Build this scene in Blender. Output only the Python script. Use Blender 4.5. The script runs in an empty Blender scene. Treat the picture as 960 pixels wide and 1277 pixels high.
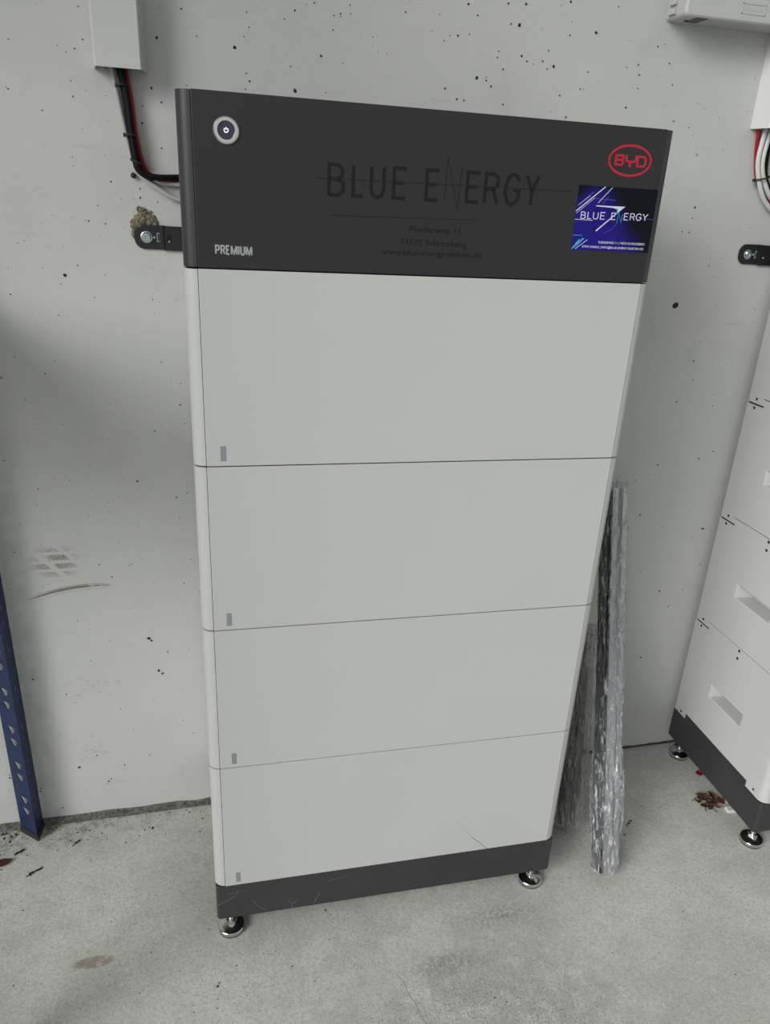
import bpy, bmesh, math, random
from mathutils import Vector, Matrix, Euler, noise
random.seed(7)
C = bpy.context.scene.collection
PI = math.pi

# ------------------------------------------------------------------ camera
cam_data = bpy.data.cameras.new('camera')
cam = bpy.data.objects.new('camera', cam_data)
C.objects.link(cam)
yaw, pitch, roll = -0.25879, -0.40796, -0.05597
R = Matrix.Rotation(yaw, 3, 'Z') @ Matrix.Rotation(pitch, 3, 'X') @ Matrix.Rotation(roll, 3, 'Y')
right, fwd, up = R.col[0], R.col[1], R.col[2]
M3 = Matrix((right, up, -fwd)).transposed()
cam.matrix_world = Matrix.Translation((0.02556, -0.9012, 1.14226)) @ M3.to_4x4()
cam_data.sensor_fit = 'HORIZONTAL'
cam_data.sensor_width = 36.0
cam_data.lens = 955.108 / 960 * 36.0
cam_data.shift_x = -14.44 / 960
cam_data.shift_y = 9.33 / 960
cam_data.clip_start = 0.02
bpy.context.scene.camera = cam

# ------------------------------------------------------------------ light
sc = bpy.context.scene
sc.view_settings.view_transform = 'Standard'
sc.view_settings.look = 'None'
sc.view_settings.gamma = 1
sc.view_settings.use_curve_mapping = False
sc.view_settings.exposure = 0.05
world = bpy.data.worlds.new('overcast_sky')
sc.world = world
world.use_nodes = True
bg = world.node_tree.nodes['Background']
bg.inputs[0].default_value = (0.93, 0.98, 1.0, 1)      # even overcast sky
bg.inputs[1].default_value = 0.46

def area(name, loc, target, sx, sy, power, col):
    d = bpy.data.lights.new(name, 'AREA')
    d.shape = 'RECTANGLE'; d.size = sx; d.size_y = sy
    d.energy = power; d.color = col
    o = bpy.data.objects.new(name, d); C.objects.link(o)
    o.location = loc
    o.rotation_euler = (Vector(target) - Vector(loc)).to_track_quat('-Z', 'Y').to_euler()
    return o
def sun(name, az, el, ang, power, col):
    # az: degrees left of straight at the wall, el: degrees above the horizon
    d = bpy.data.lights.new(name, 'SUN'); d.angle = math.radians(ang); d.energy = power; d.color = col
    o = bpy.data.objects.new(name, d); C.objects.link(o)
    a, e = math.radians(az), math.radians(el)
    v = Vector((math.sin(a) * math.cos(e), math.cos(a) * math.cos(e), -math.sin(e)))
    o.rotation_euler = v.to_track_quat('-Z', 'Y').to_euler(); o.location = Vector((0, 0, 1)) - v * 4
    return o
# broad overcast daylight coming in through the open front and left of the carport
sun('sky_glow_low', 60, 20, 30, 1.65, (1.0, 0.998, 0.985))
sun('sky_glow_high', 50, 31, 25, 1.15, (0.99, 1.0, 0.985))
sun('sky_glow_side', 72, 20, 40, 0.50, (0.99, 1.0, 0.985))

YW = 0.31623            # wall plane
# tower pose
TOWER_ROT = Euler((-0.01101, 0.00466, -0.01061))
TOWER_T = Vector((0, 0.00308, 0.0014))
Z_BASE, Z_MOD, H_MOD, H_HEAD = 0.0462, 0.1163, 0.233, 0.1759
X0, X1, XS0, XS1, DEPTH = 0.0037, 0.5800, 0.0188, 0.5662, 0.298
TOWER2_X = 1.0029 - X0

# ------------------------------------------------------------------ materials
def mat(name, color, rough=0.5, metal=0.0, spec=0.5, bump=None, var=0.0, vscale=8, emit=None, coat=0):
    m = bpy.data.materials.new(name); m.use_nodes = True
    nt = m.node_tree; b = nt.nodes['Principled BSDF']
    b.inputs['Base Color'].default_value = (*color, 1)
    b.inputs['Roughness'].default_value = rough
    b.inputs['Metallic'].default_value = metal
    b.inputs['Specular IOR Level'].default_value = spec
    b.inputs['Coat Weight'].default_value = coat
    tc = nt.nodes.new('ShaderNodeTexCoord')
    if bump:
        n = nt.nodes.new('ShaderNodeTexNoise'); n.inputs['Scale'].default_value = bump[0]; n.inputs['Detail'].default_value = 4
        nt.links.new(tc.outputs['Object'], n.inputs['Vector'])
        bp = nt.nodes.new('ShaderNodeBump'); bp.inputs['Strength'].default_value = bump[1]; bp.inputs['Distance'].default_value = bump[2]
        nt.links.new(n.outputs['Fac'], bp.inputs['Height']); nt.links.new(bp.outputs['Normal'], b.inputs['Normal'])
    if var:
        n = nt.nodes.new('ShaderNodeTexNoise'); n.inputs['Scale'].default_value = vscale; n.inputs['Detail'].default_value = 5
        nt.links.new(tc.outputs['Object'], n.inputs['Vector'])
        r = nt.nodes.new('ShaderNodeValToRGB')
        r.color_ramp.elements[0].position = 0.3; r.color_ramp.elements[1].position = 0.7
        r.color_ramp.elements[0].color = (*[c * (1 - var) for c in color], 1)
        r.color_ramp.elements[1].color = (*[min(1, c * (1 + var)) for c in color], 1)
        nt.links.new(n.outputs['Fac'], r.inputs['Fac']); nt.links.new(r.outputs['Color'], b.inputs['Base Color'])
    if emit:
        b.inputs['Emission Color'].default_value = (*emit[:3], 1); b.inputs['Emission Strength'].default_value = emit[3]
    return m

M = {}
M['white'] = mat('white_plastic', (0.478, 0.481, 0.466), 0.42, bump=(1500, 0.15, 0.0002), var=0.012, vscale=5)
M['grey'] = mat('anthracite_panel', (0.0150, 0.0148, 0.0148), 0.5, bump=(1400, 0.2, 0.0002))
M['grey_side'] = mat('anthracite_side', (0.030, 0.031, 0.032), 0.42, bump=(1200, 0.2, 0.0002))
M['plinth'] = mat('anthracite_plinth', (0.030, 0.0305, 0.031), 0.5, bump=(900, 0.3, 0.0002), var=.12, vscale=14)
M['seam'] = mat('dark_seam', (0.02, 0.02, 0.02), 0.8)
M['inner'] = mat('inner_housing', (0.09, 0.09, 0.09), 0.7)
M['chrome'] = mat('polished_steel', (0.62, 0.61, 0.59), 0.16, 1.0)
M['steel'] = mat('brushed_steel', (0.6, 0.59, 0.56), 0.3, 1.0, bump=(400, 0.1, 0.0003))
M['ring'] = mat('satin_steel_ring', (0.82, 0.81, 0.78), 0.28, 1.0)
M['rubber'] = mat('black_rubber', (0.015, 0.015, 0.015), 0.6)
M['hole'] = mat('dark_hole', (0.006, 0.006, 0.006), 0.9)
M['led'] = mat('indicator_grey', (0.22, 0.25, 0.26), 0.35)
M['lens'] = mat('button_lens', (0.035, 0.037, 0.06), 0.15)
M['power'] = mat('lit_symbol', (0.8, 0.85, 1), 0.4, emit=(0.75, 0.82, 1, 1.0))
M['red'] = mat('emblem_red', (0.42, 0.018, 0.035), 0.5, spec=.3)
M['ink'] = mat('gloss_black_print', (0.0045, 0.0045, 0.0045), 0.4, spec=.35)
M['ink_faint'] = mat('faint_black_print', (0.009, 0.009, 0.009), 0.4, spec=.4)
M['silver'] = mat('silver_print', (0.33, 0.35, 0.36), 0.45)
M['pblack'] = mat('powder_coated_black', (0.013, 0.013, 0.014), 0.42, bump=(900, 0.4, 0.0003))
M['zinc'] = mat('galvanised_zinc', (0.55, 0.6, 0.63), 0.3, 1.0)
M['duct'] = mat('trunking_white', (0.50, 0.505, 0.485), 0.4, var=0.01)
M['duct_b'] = mat('trunking_bright_white', (0.66, 0.66, 0.65), 0.35)
M['box'] = mat('junction_box_grey', (0.47, 0.475, 0.465), 0.45, bump=(700, 0.2, 0.0003))
M['cab_black'] = mat('black_cable', (0.003, 0.003, 0.0035), 0.5, spec=.15)
M['cab_red'] = mat('red_cable', (0.30, 0.008, 0.014), 0.45, spec=.3)
M['cab_grey'] = mat('grey_conduit', (0.40, 0.41, 0.40), 0.4)
M['cab_white'] = mat('pale_cable', (0.58, 0.58, 0.57), 0.4)
M['foam'] = mat('crumbled_filler', (0.20, 0.17, 0.12), 0.9, bump=(300, 1, 0.002), var=0.35, vscale=120)
M['blue'] = mat('blue_enamel', (0.004, 0.014, 0.068), 0.45, bump=(200, 0.25, 0.0006), var=0.2, vscale=30)
M['leaf'] = mat('dry_leaf', (0.085, 0.028, 0.012), 0.7, var=0.6, vscale=60, bump=(200, 0.6, 0.001))
M['twig'] = mat('dark_twig', (0.02, 0.014, 0.01), 0.8)
M['board'] = mat('chipboard', (0.30, 0.22, 0.14), 0.7, var=0.25, vscale=90)
M['alu'] = mat('mill_aluminium', (0.55, 0.55, 0.54), 0.32, 1.0, bump=(60, 0.1, 0.001))
M['darksteel'] = mat('dark_profile', (0.035, 0.035, 0.035), 0.35, 0.6)
M['white_box'] = mat('white_card', (0.62, 0.63, 0.63), 0.6)
M['red_seal'] = mat('red_plastic', (0.22, 0.006, 0.012), 0.4)
M['dirt'] = mat('dirt_crumb', (0.022, 0.018, 0.014), 0.95)
M['pore'] = mat('air_void', (0.02, 0.019, 0.017), 0.95)
M['ceil'] = mat('ceiling_paint', (0.6, 0.6, 0.58), 0.9)

# ------------------------------------------------------------------ helpers
def link(o, parent=None):
    C.objects.link(o)
    if parent: o.parent = parent
    return o
def obj(name, bm, m, parent=None, smooth=False, bevel=None):
    me = bpy.data.meshes.new(name)
    bm.normal_update(); bm.to_mesh(me); bm.free()
    ms = m if isinstance(m, (list, tuple)) else [m]
    for x in ms: me.materials.append(x)
    if smooth:
        for p in me.polygons: p.use_smooth = True
        me.set_sharp_from_angle(angle=math.radians(35))
    o = bpy.data.objects.new(name, me); link(o, parent)
    if bevel:
        b = o.modifiers.new('bevel', 'BEVEL'); b.width = bevel; b.segments = 2; b.limit_method = 'ANGLE'; b.angle_limit = math.radians(40)
    return o
def tag(o, label, cat, group=None):
    o['label'] = label; o['category'] = cat
    if group: o['group'] = group
    return o
def empty(name, loc=(0, 0, 0), rot=None):
    o = bpy.data.objects.new(name, None); link(o); o.location = loc; o.empty_display_size = .05
    if rot: o.rotation_euler = rot
    return o
def struct(name, bm, m, parent=None, **k):
    o = obj(name, bm, m, parent, **k)
    if not parent: o['kind'] = 'structure'
    return o
def BM(): return bmesh.new()
def box(bm, x0, x1, y0, y1, z0, z1, mi=0, mx=None):
    vs = [bm.verts.new((x, y, z)) for x in (x0, x1) for y in (y0, y1) for z in (z0, z1)]
    if mx:
        for v in vs: v.co = mx @ v.co
    for f in ((0, 1, 3, 2), (4, 6, 7, 5), (0, 4, 5, 1), (2, 3, 7, 6), (0, 2, 6, 4), (1, 5, 7, 3)):
        fc = bm.faces.new([vs[i] for i in f]); fc.material_index = mi
    return vs
def lathe(bm, prof, c=(0, 0, 0), n=32, axis='Z', mx=None, mi=0):
    """prof: list of (r, h) along the axis"""
    rings = []
    for r, h in prof:
        ring = []
        for i in range(n):
            a = 2 * PI * i / n
            p = Vector((r * math.cos(a), r * math.sin(a), h))
            if axis == 'Y': p = Vector((p.x, -p.z, p.y))     # axis towards -Y
            if axis == 'X': p = Vector((-p.z, p.x, p.y))     # axis towards -X
            p = p + Vector(c)
            if mx: p = mx @ p
            ring.append(bm.verts.new(p))
        rings.append(ring)
    for a, b in zip(rings, rings[1:]):
        for i in range(n):
            f = bm.faces.new((a[i], a[(i + 1) % n], b[(i + 1) % n], b[i])); f.material_index = mi
    for ring in (rings[0], rings[-1]):
        f = bm.faces.new(ring); f.material_index = mi
def smooth_path(pts, k=6):
    P = [Vector(p) for p in pts]; out = []
    for i in range(len(P) - 1):
        p0 = P[max(i - 1, 0)]; p1 = P[i]; p2 = P[i + 1]; p3 = P[min(i + 2, len(P) - 1)]
        for j in range(k):
            t = j / k
            out.append(0.5 * ((2 * p1) + (p2 - p0) * t + (2 * p0 - 5 * p1 + 4 * p2 - p3) * t * t + (3 * p1 - p0 - 3 * p2 + p3) * t ** 3))
    out.append(P[-1]); return out
def tube(bm, pts, r, n=10, closed=False):
    P = [Vector(p) for p in pts]; rings = []; prev = None
    N = len(P)
    for i, p in enumerate(P):
        if closed: d = (P[(i + 1) % N] - P[i - 1]).normalized()
        else: d = (P[min(i + 1, N - 1)] - P[max(i - 1, 0)]).normalized()
        a = prev if prev else (Vector((0, 0, 1)) if abs(d.z) < 0.9 else Vector((1, 0, 0)))
        s = d.cross(a).normalized(); t = s.cross(d).normalized(); prev = t
        rr = r[i] if isinstance(r, (list, tuple)) else r
        rings.append([bm.verts.new(p + s * rr * math.cos(2 * PI * k / n) + t * rr * math.sin(2 * PI * k / n)) for k in range(n)])
    prs = list(zip(rings, rings[1:]))
    if closed: prs.append((rings[-1], rings[0]))
    for a, b in prs:
        for k in range(n): bm.faces.new((a[k], a[(k + 1) % n], b[(k + 1) % n], b[k]))
    if not closed:
        bm.faces.new(rings[0]); bm.faces.new(rings[-1][::-1])
def prism(bm, poly, y0, y1, mi=0):
    """poly: (x, z) points, extruded from y0 to y1"""
    a = [bm.verts.new((x, y0, z)) for x, z in poly]; b = [bm.verts.new((x, y1, z)) for x, z in poly]
    n = len(poly)
    f = bm.faces.new(a); f.material_index = mi
    f = bm.faces.new(b[::-1]); f.material_index = mi
    for i in range(n):
        f = bm.faces.new((a[i], b[i], b[(i + 1) % n], a[(i + 1) % n])); f.material_index = mi
def flat_poly(bm, poly, y, mi=0):
    f = bm.faces.new([bm.verts.new((x, y, z)) for x, z in poly]); f.material_index = mi
def stroke(bm, pts, w, y0, y1):
    """thick polyline in the xz plane with mitred corners"""
    P = [Vector((p[0], p[1])) for p in pts]; L = []; Rr = []
    for i, p in enumerate(P):
        d1 = (P[i] - P[i - 1]).normalized() if i > 0 else (P[1] - P[0]).normalized()
        d2 = (P[i + 1] - P[i]).normalized() if i < len(P) - 1 else d1
        n1 = Vector((-d1.y, d1.x)); n2 = Vector((-d2.y, d2.x)); m = (n1 + n2)
        m = m.normalized() if m.length > 1e-6 else n1
        s = w / 2 / max(0.4, m.dot(n1))
        L.append(p + m * s); Rr.append(p - m * s)
    for i in range(len(P) - 1):
        prism(bm, [tuple(L[i]), tuple(L[i + 1]), tuple(Rr[i + 1]), tuple(Rr[i])], y0, y1)
def text_obj(name, s, m, parent, x, z, height, width, y, bold=0.0, align='LEFT'):
    """flat lettering in the xz plane facing -y, fitted to a given cap height and width"""
    cu = bpy.data.curves.new(name, 'FONT'); cu.body = s; cu.size = 1; cu.extrude = 0; cu.offset = bold
    cu.resolution_u = 3
    t = bpy.data.objects.new(name, cu); C.objects.link(t)
    dg = bpy.context.evaluated_depsgraph_get(); dg.update()
    me = bpy.data.meshes.new_from_object(t.evaluated_get(dg))
    bpy.data.objects.remove(t); bpy.data.curves.remove(cu)
    xs = [v.co.x for v in me.vertices]; x0 = min(xs); wx = max(xs) - x0
    cap = 0.729
    for v in me.vertices:
        v.co = Vector(((v.co.x - x0) / wx * width, y, v.co.y / cap * height))
        v.co.x += x; v.co.z += z
    me.materials.clear(); me.materials.append(m)
    o = bpy.data.objects.new(name, me); link(o, parent); me.name = name; o['kind'] = 'stuff'
    return o
def copy_tree(o, parent=None, skip=()):
    c = o.copy(); C.objects.link(c)
    if parent: c.parent = parent
    for ch in [q for q in bpy.data.objects if q.parent == o]:
        if ch.name.split('.')[0] in skip: continue
        copy_tree(ch, c, skip)
    return c

# ------------------------------------------------------------------ wall and floor materials
class G:
    def __init__(s, name):
        s.m = bpy.data.materials.new(name); s.m.use_nodes = True
        s.nt = s.m.node_tree; s.b = s.nt.nodes['Principled BSDF']
        g = s.n('ShaderNodeNewGeometry'); s.pos = g.outputs['Position']
        x = s.n('ShaderNodeSeparateXYZ'); s.l(s.pos, x.inputs[0]); s.x, s.y, s.z = x.outputs
    def n(s, t, **k):
        q = s.nt.nodes.new(t)
        for a, v in k.items(): setattr(q, a, v)
        return q
    def l(s, a, b): s.nt.links.new(a, b)
    def put(s, v, i):
        if isinstance(v, (int, float)): i.default_value = v
        elif isinstance(v, tuple): i.default_value = (*v, 1) if len(v) == 3 and i.type == 'RGBA' else v
        else: s.l(v, i)
    def math(s, op, a, b=0.0, c=0.0, clamp=False):
        q = s.n('ShaderNodeMath', operation=op, use_clamp=clamp)
        s.put(a, q.inputs[0]); s.put(b, q.inputs[1]); s.put(c, q.inputs[2]); return q.outputs[0]
    def noise(s, scale, detail=4, rough=0.55, stretch=None, off=(0, 0, 0)):
        q = s.n('ShaderNodeTexNoise'); q.inputs['Scale'].default_value = scale
        q.inputs['Detail'].default_value = detail; q.inputs['Roughness'].default_value = rough
        mp = s.n('ShaderNodeMapping'); mp.inputs['Location'].default_value = off
        if stretch: mp.inputs['Scale'].default_value = stretch
        s.l(s.pos, mp.inputs['Vector']); s.l(mp.outputs[0], q.inputs['Vector']); return q.outputs['Fac']
    def ramp(s, v, a, b):          # smooth 0..1 between a and b
        q = s.n('ShaderNodeMapRange', interpolation_type='SMOOTHSTEP'); s.put(v, q.inputs[0])
        q.inputs[1].default_value = a; q.inputs[2].default_value = b; return q.outputs[0]
    def mix(s, f, a, b):
        q = s.n('ShaderNodeMix', data_type='RGBA'); s.put(f, q.inputs[0]); s.put(a, q.inputs[6]); s.put(b, q.inputs[7]); return q.outputs[2]
    def blob(s, u, w, cu, cw, ru, rw, soft=0.5):   # elliptical mask
        a = s.math('DIVIDE', s.math('SUBTRACT', u, cu), ru); b = s.math('DIVIDE', s.math('SUBTRACT', w, cw), rw)
        d = s.math('SQRT', s.math('ADD', s.math('MULTIPLY', a, a), s.math('MULTIPLY', b, b)))
        return s.ramp(d, 1.0, 1 - soft)
    def mul(s, *a):
        r = a[0]
        for q in a[1:]: r = s.math('MULTIPLY', r, q)
        return r
    def bump(s, hs, dist):
        nm = None
        for h, st, d in hs:
            q = s.n('ShaderNodeBump'); q.inputs['Strength'].default_value = st; q.inputs['Distance'].default_value = d
            s.l(h, q.inputs['Height'])
            if nm: s.l(nm, q.inputs['Normal'])
            nm = q.outputs[0]
        s.l(nm, s.b.inputs['Normal'])

def wall_material():
    g = G('painted_concrete_wall')
    col = g.mix(g.ramp(g.noise(2.2, 5), .3, .7), (0.497, 0.501, 0.482), (0.541, 0.541, 0.524))
    col = g.mix(g.mul(g.ramp(g.noise(11, 6), .55, .75), .15), col, (0.36, 0.355, 0.33))
    # small air voids scattered everywhere
    for sc_, th, off in ((38, .085, 0), (62, .095, 3.3), (120, .12, 7.7)):
        v = g.n('ShaderNodeTexVoronoi'); v.inputs['Scale'].default_value = sc_
        mp = g.n('ShaderNodeMapping'); mp.inputs['Location'].default_value = (off, off, off)
        mp.inputs['Scale'].default_value = (1, 0.0, 1)
        g.l(g.pos, mp.inputs['Vector']); g.l(mp.outputs[0], v.inputs['Vector'])
        sp = g.n('ShaderNodeSeparateColor'); g.l(v.outputs['Color'], sp.inputs[0])
        r = g.mul(g.math('POWER', sp.outputs[0], 4.0), th)
        dot = g.mul(g.math('LESS_THAN', v.outputs['Distance'], r), .75)
        col = g.mix(dot, col, (0.07, 0.065, 0.055))
    # faint smudges, drag marks
    sm = g.mul(g.ramp(g.noise(9, 8, .75, (1, 1, 5)), .6, .72), .28)
    col = g.mix(sm, col, (0.30, 0.285, 0.25))
    # brown tread print, left of the tower
    area_ = g.mul(g.blob(g.x, g.z, -0.226, 0.551, 0.050, 0.040, .75), g.ramp(g.noise(55, 4, .7, None, (3, 3, 3)), .25, .5))
    wv = g.n('ShaderNodeTexWave', wave_type='BANDS', bands_direction='Z'); wv.inputs['Scale'].default_value = 20.5
    wv.inputs['Distortion'].default_value = 0.8
    g.l(g.pos, wv.inputs['Vector'])
    w2 = g.n('ShaderNodeTexWave', wave_type='BANDS', bands_direction='DIAGONAL'); w2.inputs['Scale'].default_value = 14
    w2.inputs['Distortion'].default_value = 1.5
    g.l(g.pos, w2.inputs['Vector'])
    stp = g.mul(area_, g.ramp(wv.outputs['Fac'], .2, .4), g.ramp(w2.outputs['Fac'], .08, .25), g.ramp(g.noise(240, 3), .22, .5), .62)
    col = g.mix(stp, col, (0.15, 0.125, 0.095))
    # long curved scuff below it
    for dz, w, k in ((0, .0016, .8), (.0035, .0009, .5), (-.006, .0007, .25)):
        dx = g.math('SUBTRACT', g.x, -0.170)
        zc = g.math('SUBTRACT', .5035 + dz, g.mul(dx, dx, 1.75))
        d = g.math('ABSOLUTE', g.math('SUBTRACT', g.z, zc))
        ends = g.mul(g.ramp(g.x, -.285, -.225), g.ramp(g.x, -.135, -.19))
        wd = g.math('ADD', w * .4, g.mul(ends, w))
        m_ = g.mul(g.math('LESS_THAN', d, wd), g.ramp(ends, 0, .15), g.ramp(g.noise(160, 3, .6, (.2, 1, 1)), .3, .5), k)
        col = g.mix(m_, col, (0.13, 0.11, 0.085))
    # grubby scuffs low down
    sc2 = g.mul(g.blob(g.x, g.z, -0.2, 0.3, .07, .03), g.ramp(g.noise(140, 5, .7, (.5, 1, 2)), .55, .7), .5)
    col = g.mix(sc2, col, (0.2, 0.18, 0.15))
    sc3 = g.mul(g.blob(g.x, g.z, -0.215, 0.155, .05, .02), g.ramp(g.noise(180, 5, .7, (.5, 1, 2)), .52, .68), .6)
    col = g.mix(sc3, col, (0.17, 0.155, 0.13))
    # faint soft-edged yellowish tint on the wall to the right of the tower
    col = g.mix(g.mul(g.blob(g.x, g.z, 0.86, 1.02, .16, .16, .9), .12), col, (0.36, 0.34, 0.27))
    # hairline crack below the junction box
    cx = g.math('ADD', 0.846, g.mul(g.math('SUBTRACT', g.noise(40, 3), .5), .01))
    cr = g.mul(g.math('LESS_THAN', g.math('ABSOLUTE', g.math('SUBTRACT', g.x, cx)), .0004), g.ramp(g.z, 1.352, 1.375), .35)
    col = g.mix(cr, col, (0.1, 0.1, 0.09))
    # unpainted foot of the wall
    edge = g.math('ADD', .004, g.mul(g.noise(60, 5), .006))
    low = g.math('LESS_THAN', g.z, edge)
    col = g.mix(low, col, (0.07, 0.068, 0.06))
    g.l(col, g.b.inputs['Base Color']); g.b.inputs['Roughness'].default_value = .85
    g.b.inputs['Specular IOR Level'].default_value = .25
    g.bump([(g.noise(160, 4, .6, (.6, 1, 1)), .35, .0012), (g.noise(14, 4), .2, .004)], 1)
    return g.m

def floor_material():
    g = G('worn_concrete_floor')
    col = g.mix(g.ramp(g.noise(4.5, 6, .6), .32, .68), (0.470, 0.467, 0.425), (0.597, 0.594, 0.546))
    col = g.mix(g.mul(g.ramp(g.noise(22, 6, .65), .42, .62), .35), col, (0.400, 0.398, 0.356))
    col = g.mix(g.mul(g.ramp(g.noise(150, 5, .75), .45, .62), .5), col, (0.350, 0.346, 0.306))
    col = g.mix(g.mul(g.ramp(g.noise(130, 4, .7, None, (4, 4, 4)), .52, .66), .35), col, (0.667, 0.667, 0.632))
    # open grainy surface where the laitance is worn, front middle
    worn = g.math('MAXIMUM', .34, g.math('MAXIMUM', g.blob(g.x, g.y, .40, -.22, .34, .17, .8), g.mul(g.ramp(g.noise(6, 5), .5, .65), .6)))
    col = g.mix(g.mul(g.blob(g.x, g.y, .42, -.20, .42, .24, .9), g.ramp(g.noise(28, 6, .75, None, (2, 2, 2)), .35, .6), .5), col, (0.27, 0.268, 0.24))
    grain = g.ramp(g.noise(330, 3, .75), .52, .64)
    col = g.mix(g.mul(worn, grain, .72), col, (0.10, 0.098, 0.085))
    grain2 = g.ramp(g.noise(260, 2, .6, None, (2, 7, 1)), .64, .70)
    col = g.mix(g.mul(grain2, .6), col, (0.10, 0.095, 0.08))
    # small dark freckles
    v = g.n('ShaderNodeTexVoronoi'); v.inputs['Scale'].default_value = 60
    g.l(g.pos, v.inputs['Vector'])
    sp = g.n('ShaderNodeSeparateColor'); g.l(v.outputs['Color'], sp.inputs[0])
    dot = g.mul(g.math('LESS_THAN', v.outputs['Distance'], g.mul(g.math('POWER', sp.outputs[0], 6.0), .10)), .8)
    col = g.mix(dot, col, (0.05, 0.045, 0.035))
    # dirt swept along the wall
    dw = g.mul(g.ramp(g.y, .22, .316), g.ramp(g.x, .05, -.35), g.ramp(g.noise(45, 6, .75), .45, .6), .8)
    col = g.mix(dw, col, (0.07, 0.062, 0.05))
    # rusty brown rectangular stain front left
    st = g.mul(g.blob(g.x, g.y, -.188, .004, .036, .0125, .35), g.ramp(g.noise(70, 5, .7), .32, .52), .6)
    col = g.mix(st, col, (0.17, 0.115, 0.08))
    # patches of cement bloom / damp
    col = g.mix(g.mul(g.blob(g.x, g.y, .36, -.11, .10, .035, .9), g.ramp(g.noise(170, 5, .75), .40, .58), .55), col, (0.13, 0.125, 0.11))
    col = g.mix(g.mul(g.blob(g.x, g.y, .47, -.04, .12, .03, .9), g.ramp(g.noise(150, 5, .75, None, (5, 1, 1)), .42, .6), .5), col, (0.13, 0.125, 0.11))
    # hairline crack
    cx = g.math('ADD', g.math('SUBTRACT', .2445, g.mul(g.y, .3)), g.mul(g.math('SUBTRACT', g.noise(30, 4), .5), .012))
    cr = g.mul(g.math('LESS_THAN', g.math('ABSOLUTE', g.math('SUBTRACT', g.x, cx)), .0006), g.ramp(g.y, -.10, -.115), g.ramp(g.y, -.30, -.24), .6)
    col = g.mix(cr, col, (0.10, 0.1, 0.09))
    g.l(col, g.b.inputs['Base Color'])
    g.b.inputs['Roughness'].default_value = .78; g.b.inputs['Specular IOR Level'].default_value = .3
    g.bump([(g.noise(300, 3, .7), .4, .0012), (g.noise(30, 5), .3, .003)], 1)
    return g.m

M['wall'] = wall_material(); M['floor'] = floor_material()
g = G('mortar_strip')
g.l(g.mix(g.ramp(g.noise(120, 5, .7), .35, .65), (0.06, 0.057, 0.05), (0.17, 0.162, 0.14)), g.b.inputs['Base Color'])
g.b.inputs['Roughness'].default_value = .95; g.bump([(g.noise(200, 4), 1, .003)], 1); M['mortar'] = g.m
g = G('sticker_print')
tcn = g.n('ShaderNodeTexCoord'); sx = g.n('ShaderNodeSeparateXYZ'); g.l(tcn.outputs['Object'], sx.inputs[0])
a_ = g.math('DIVIDE', g.math('SUBTRACT', sx.outputs[0], .462), .1045); b_ = g.math('DIVIDE', g.math('SUBTRACT', sx.outputs[2], .0365), .073)
g1 = g.ramp(g.math('ADD', a_, g.mul(b_, .55)), 1.05, .62)
g1 = g.mul(g1, g.ramp(g.math('SUBTRACT', b_, a_), .95, .55))
g1 = g.math('MAXIMUM', g1, g.mul(g.ramp(b_, .38, .18), g.ramp(a_, 1.0, .45)))
g1 = g.mul(g1, g.ramp(g.noise(90, 2), .2, .45))
g.l(g.mix(g1, (0.002, 0.002, 0.007), (0.014, 0.007, 0.19)), g.b.inputs['Base Color']); g.b.inputs['Roughness'].default_value = .4; g.b.inputs['Specular IOR Level'].default_value = .2
M['sticker'] = g.m
M['s_white'] = mat('sticker_white', (0.60, 0.63, 0.74), .35)
M['s_cyan'] = mat('sticker_cyan', (0.03, 0.35, 0.5), .35)
M['s_blue'] = mat('sticker_mid_blue', (0.02, 0.16, 0.45), .35)
M['s_violet'] = mat('sticker_violet', (0.11, 0.12, 0.5), .35)

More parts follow.
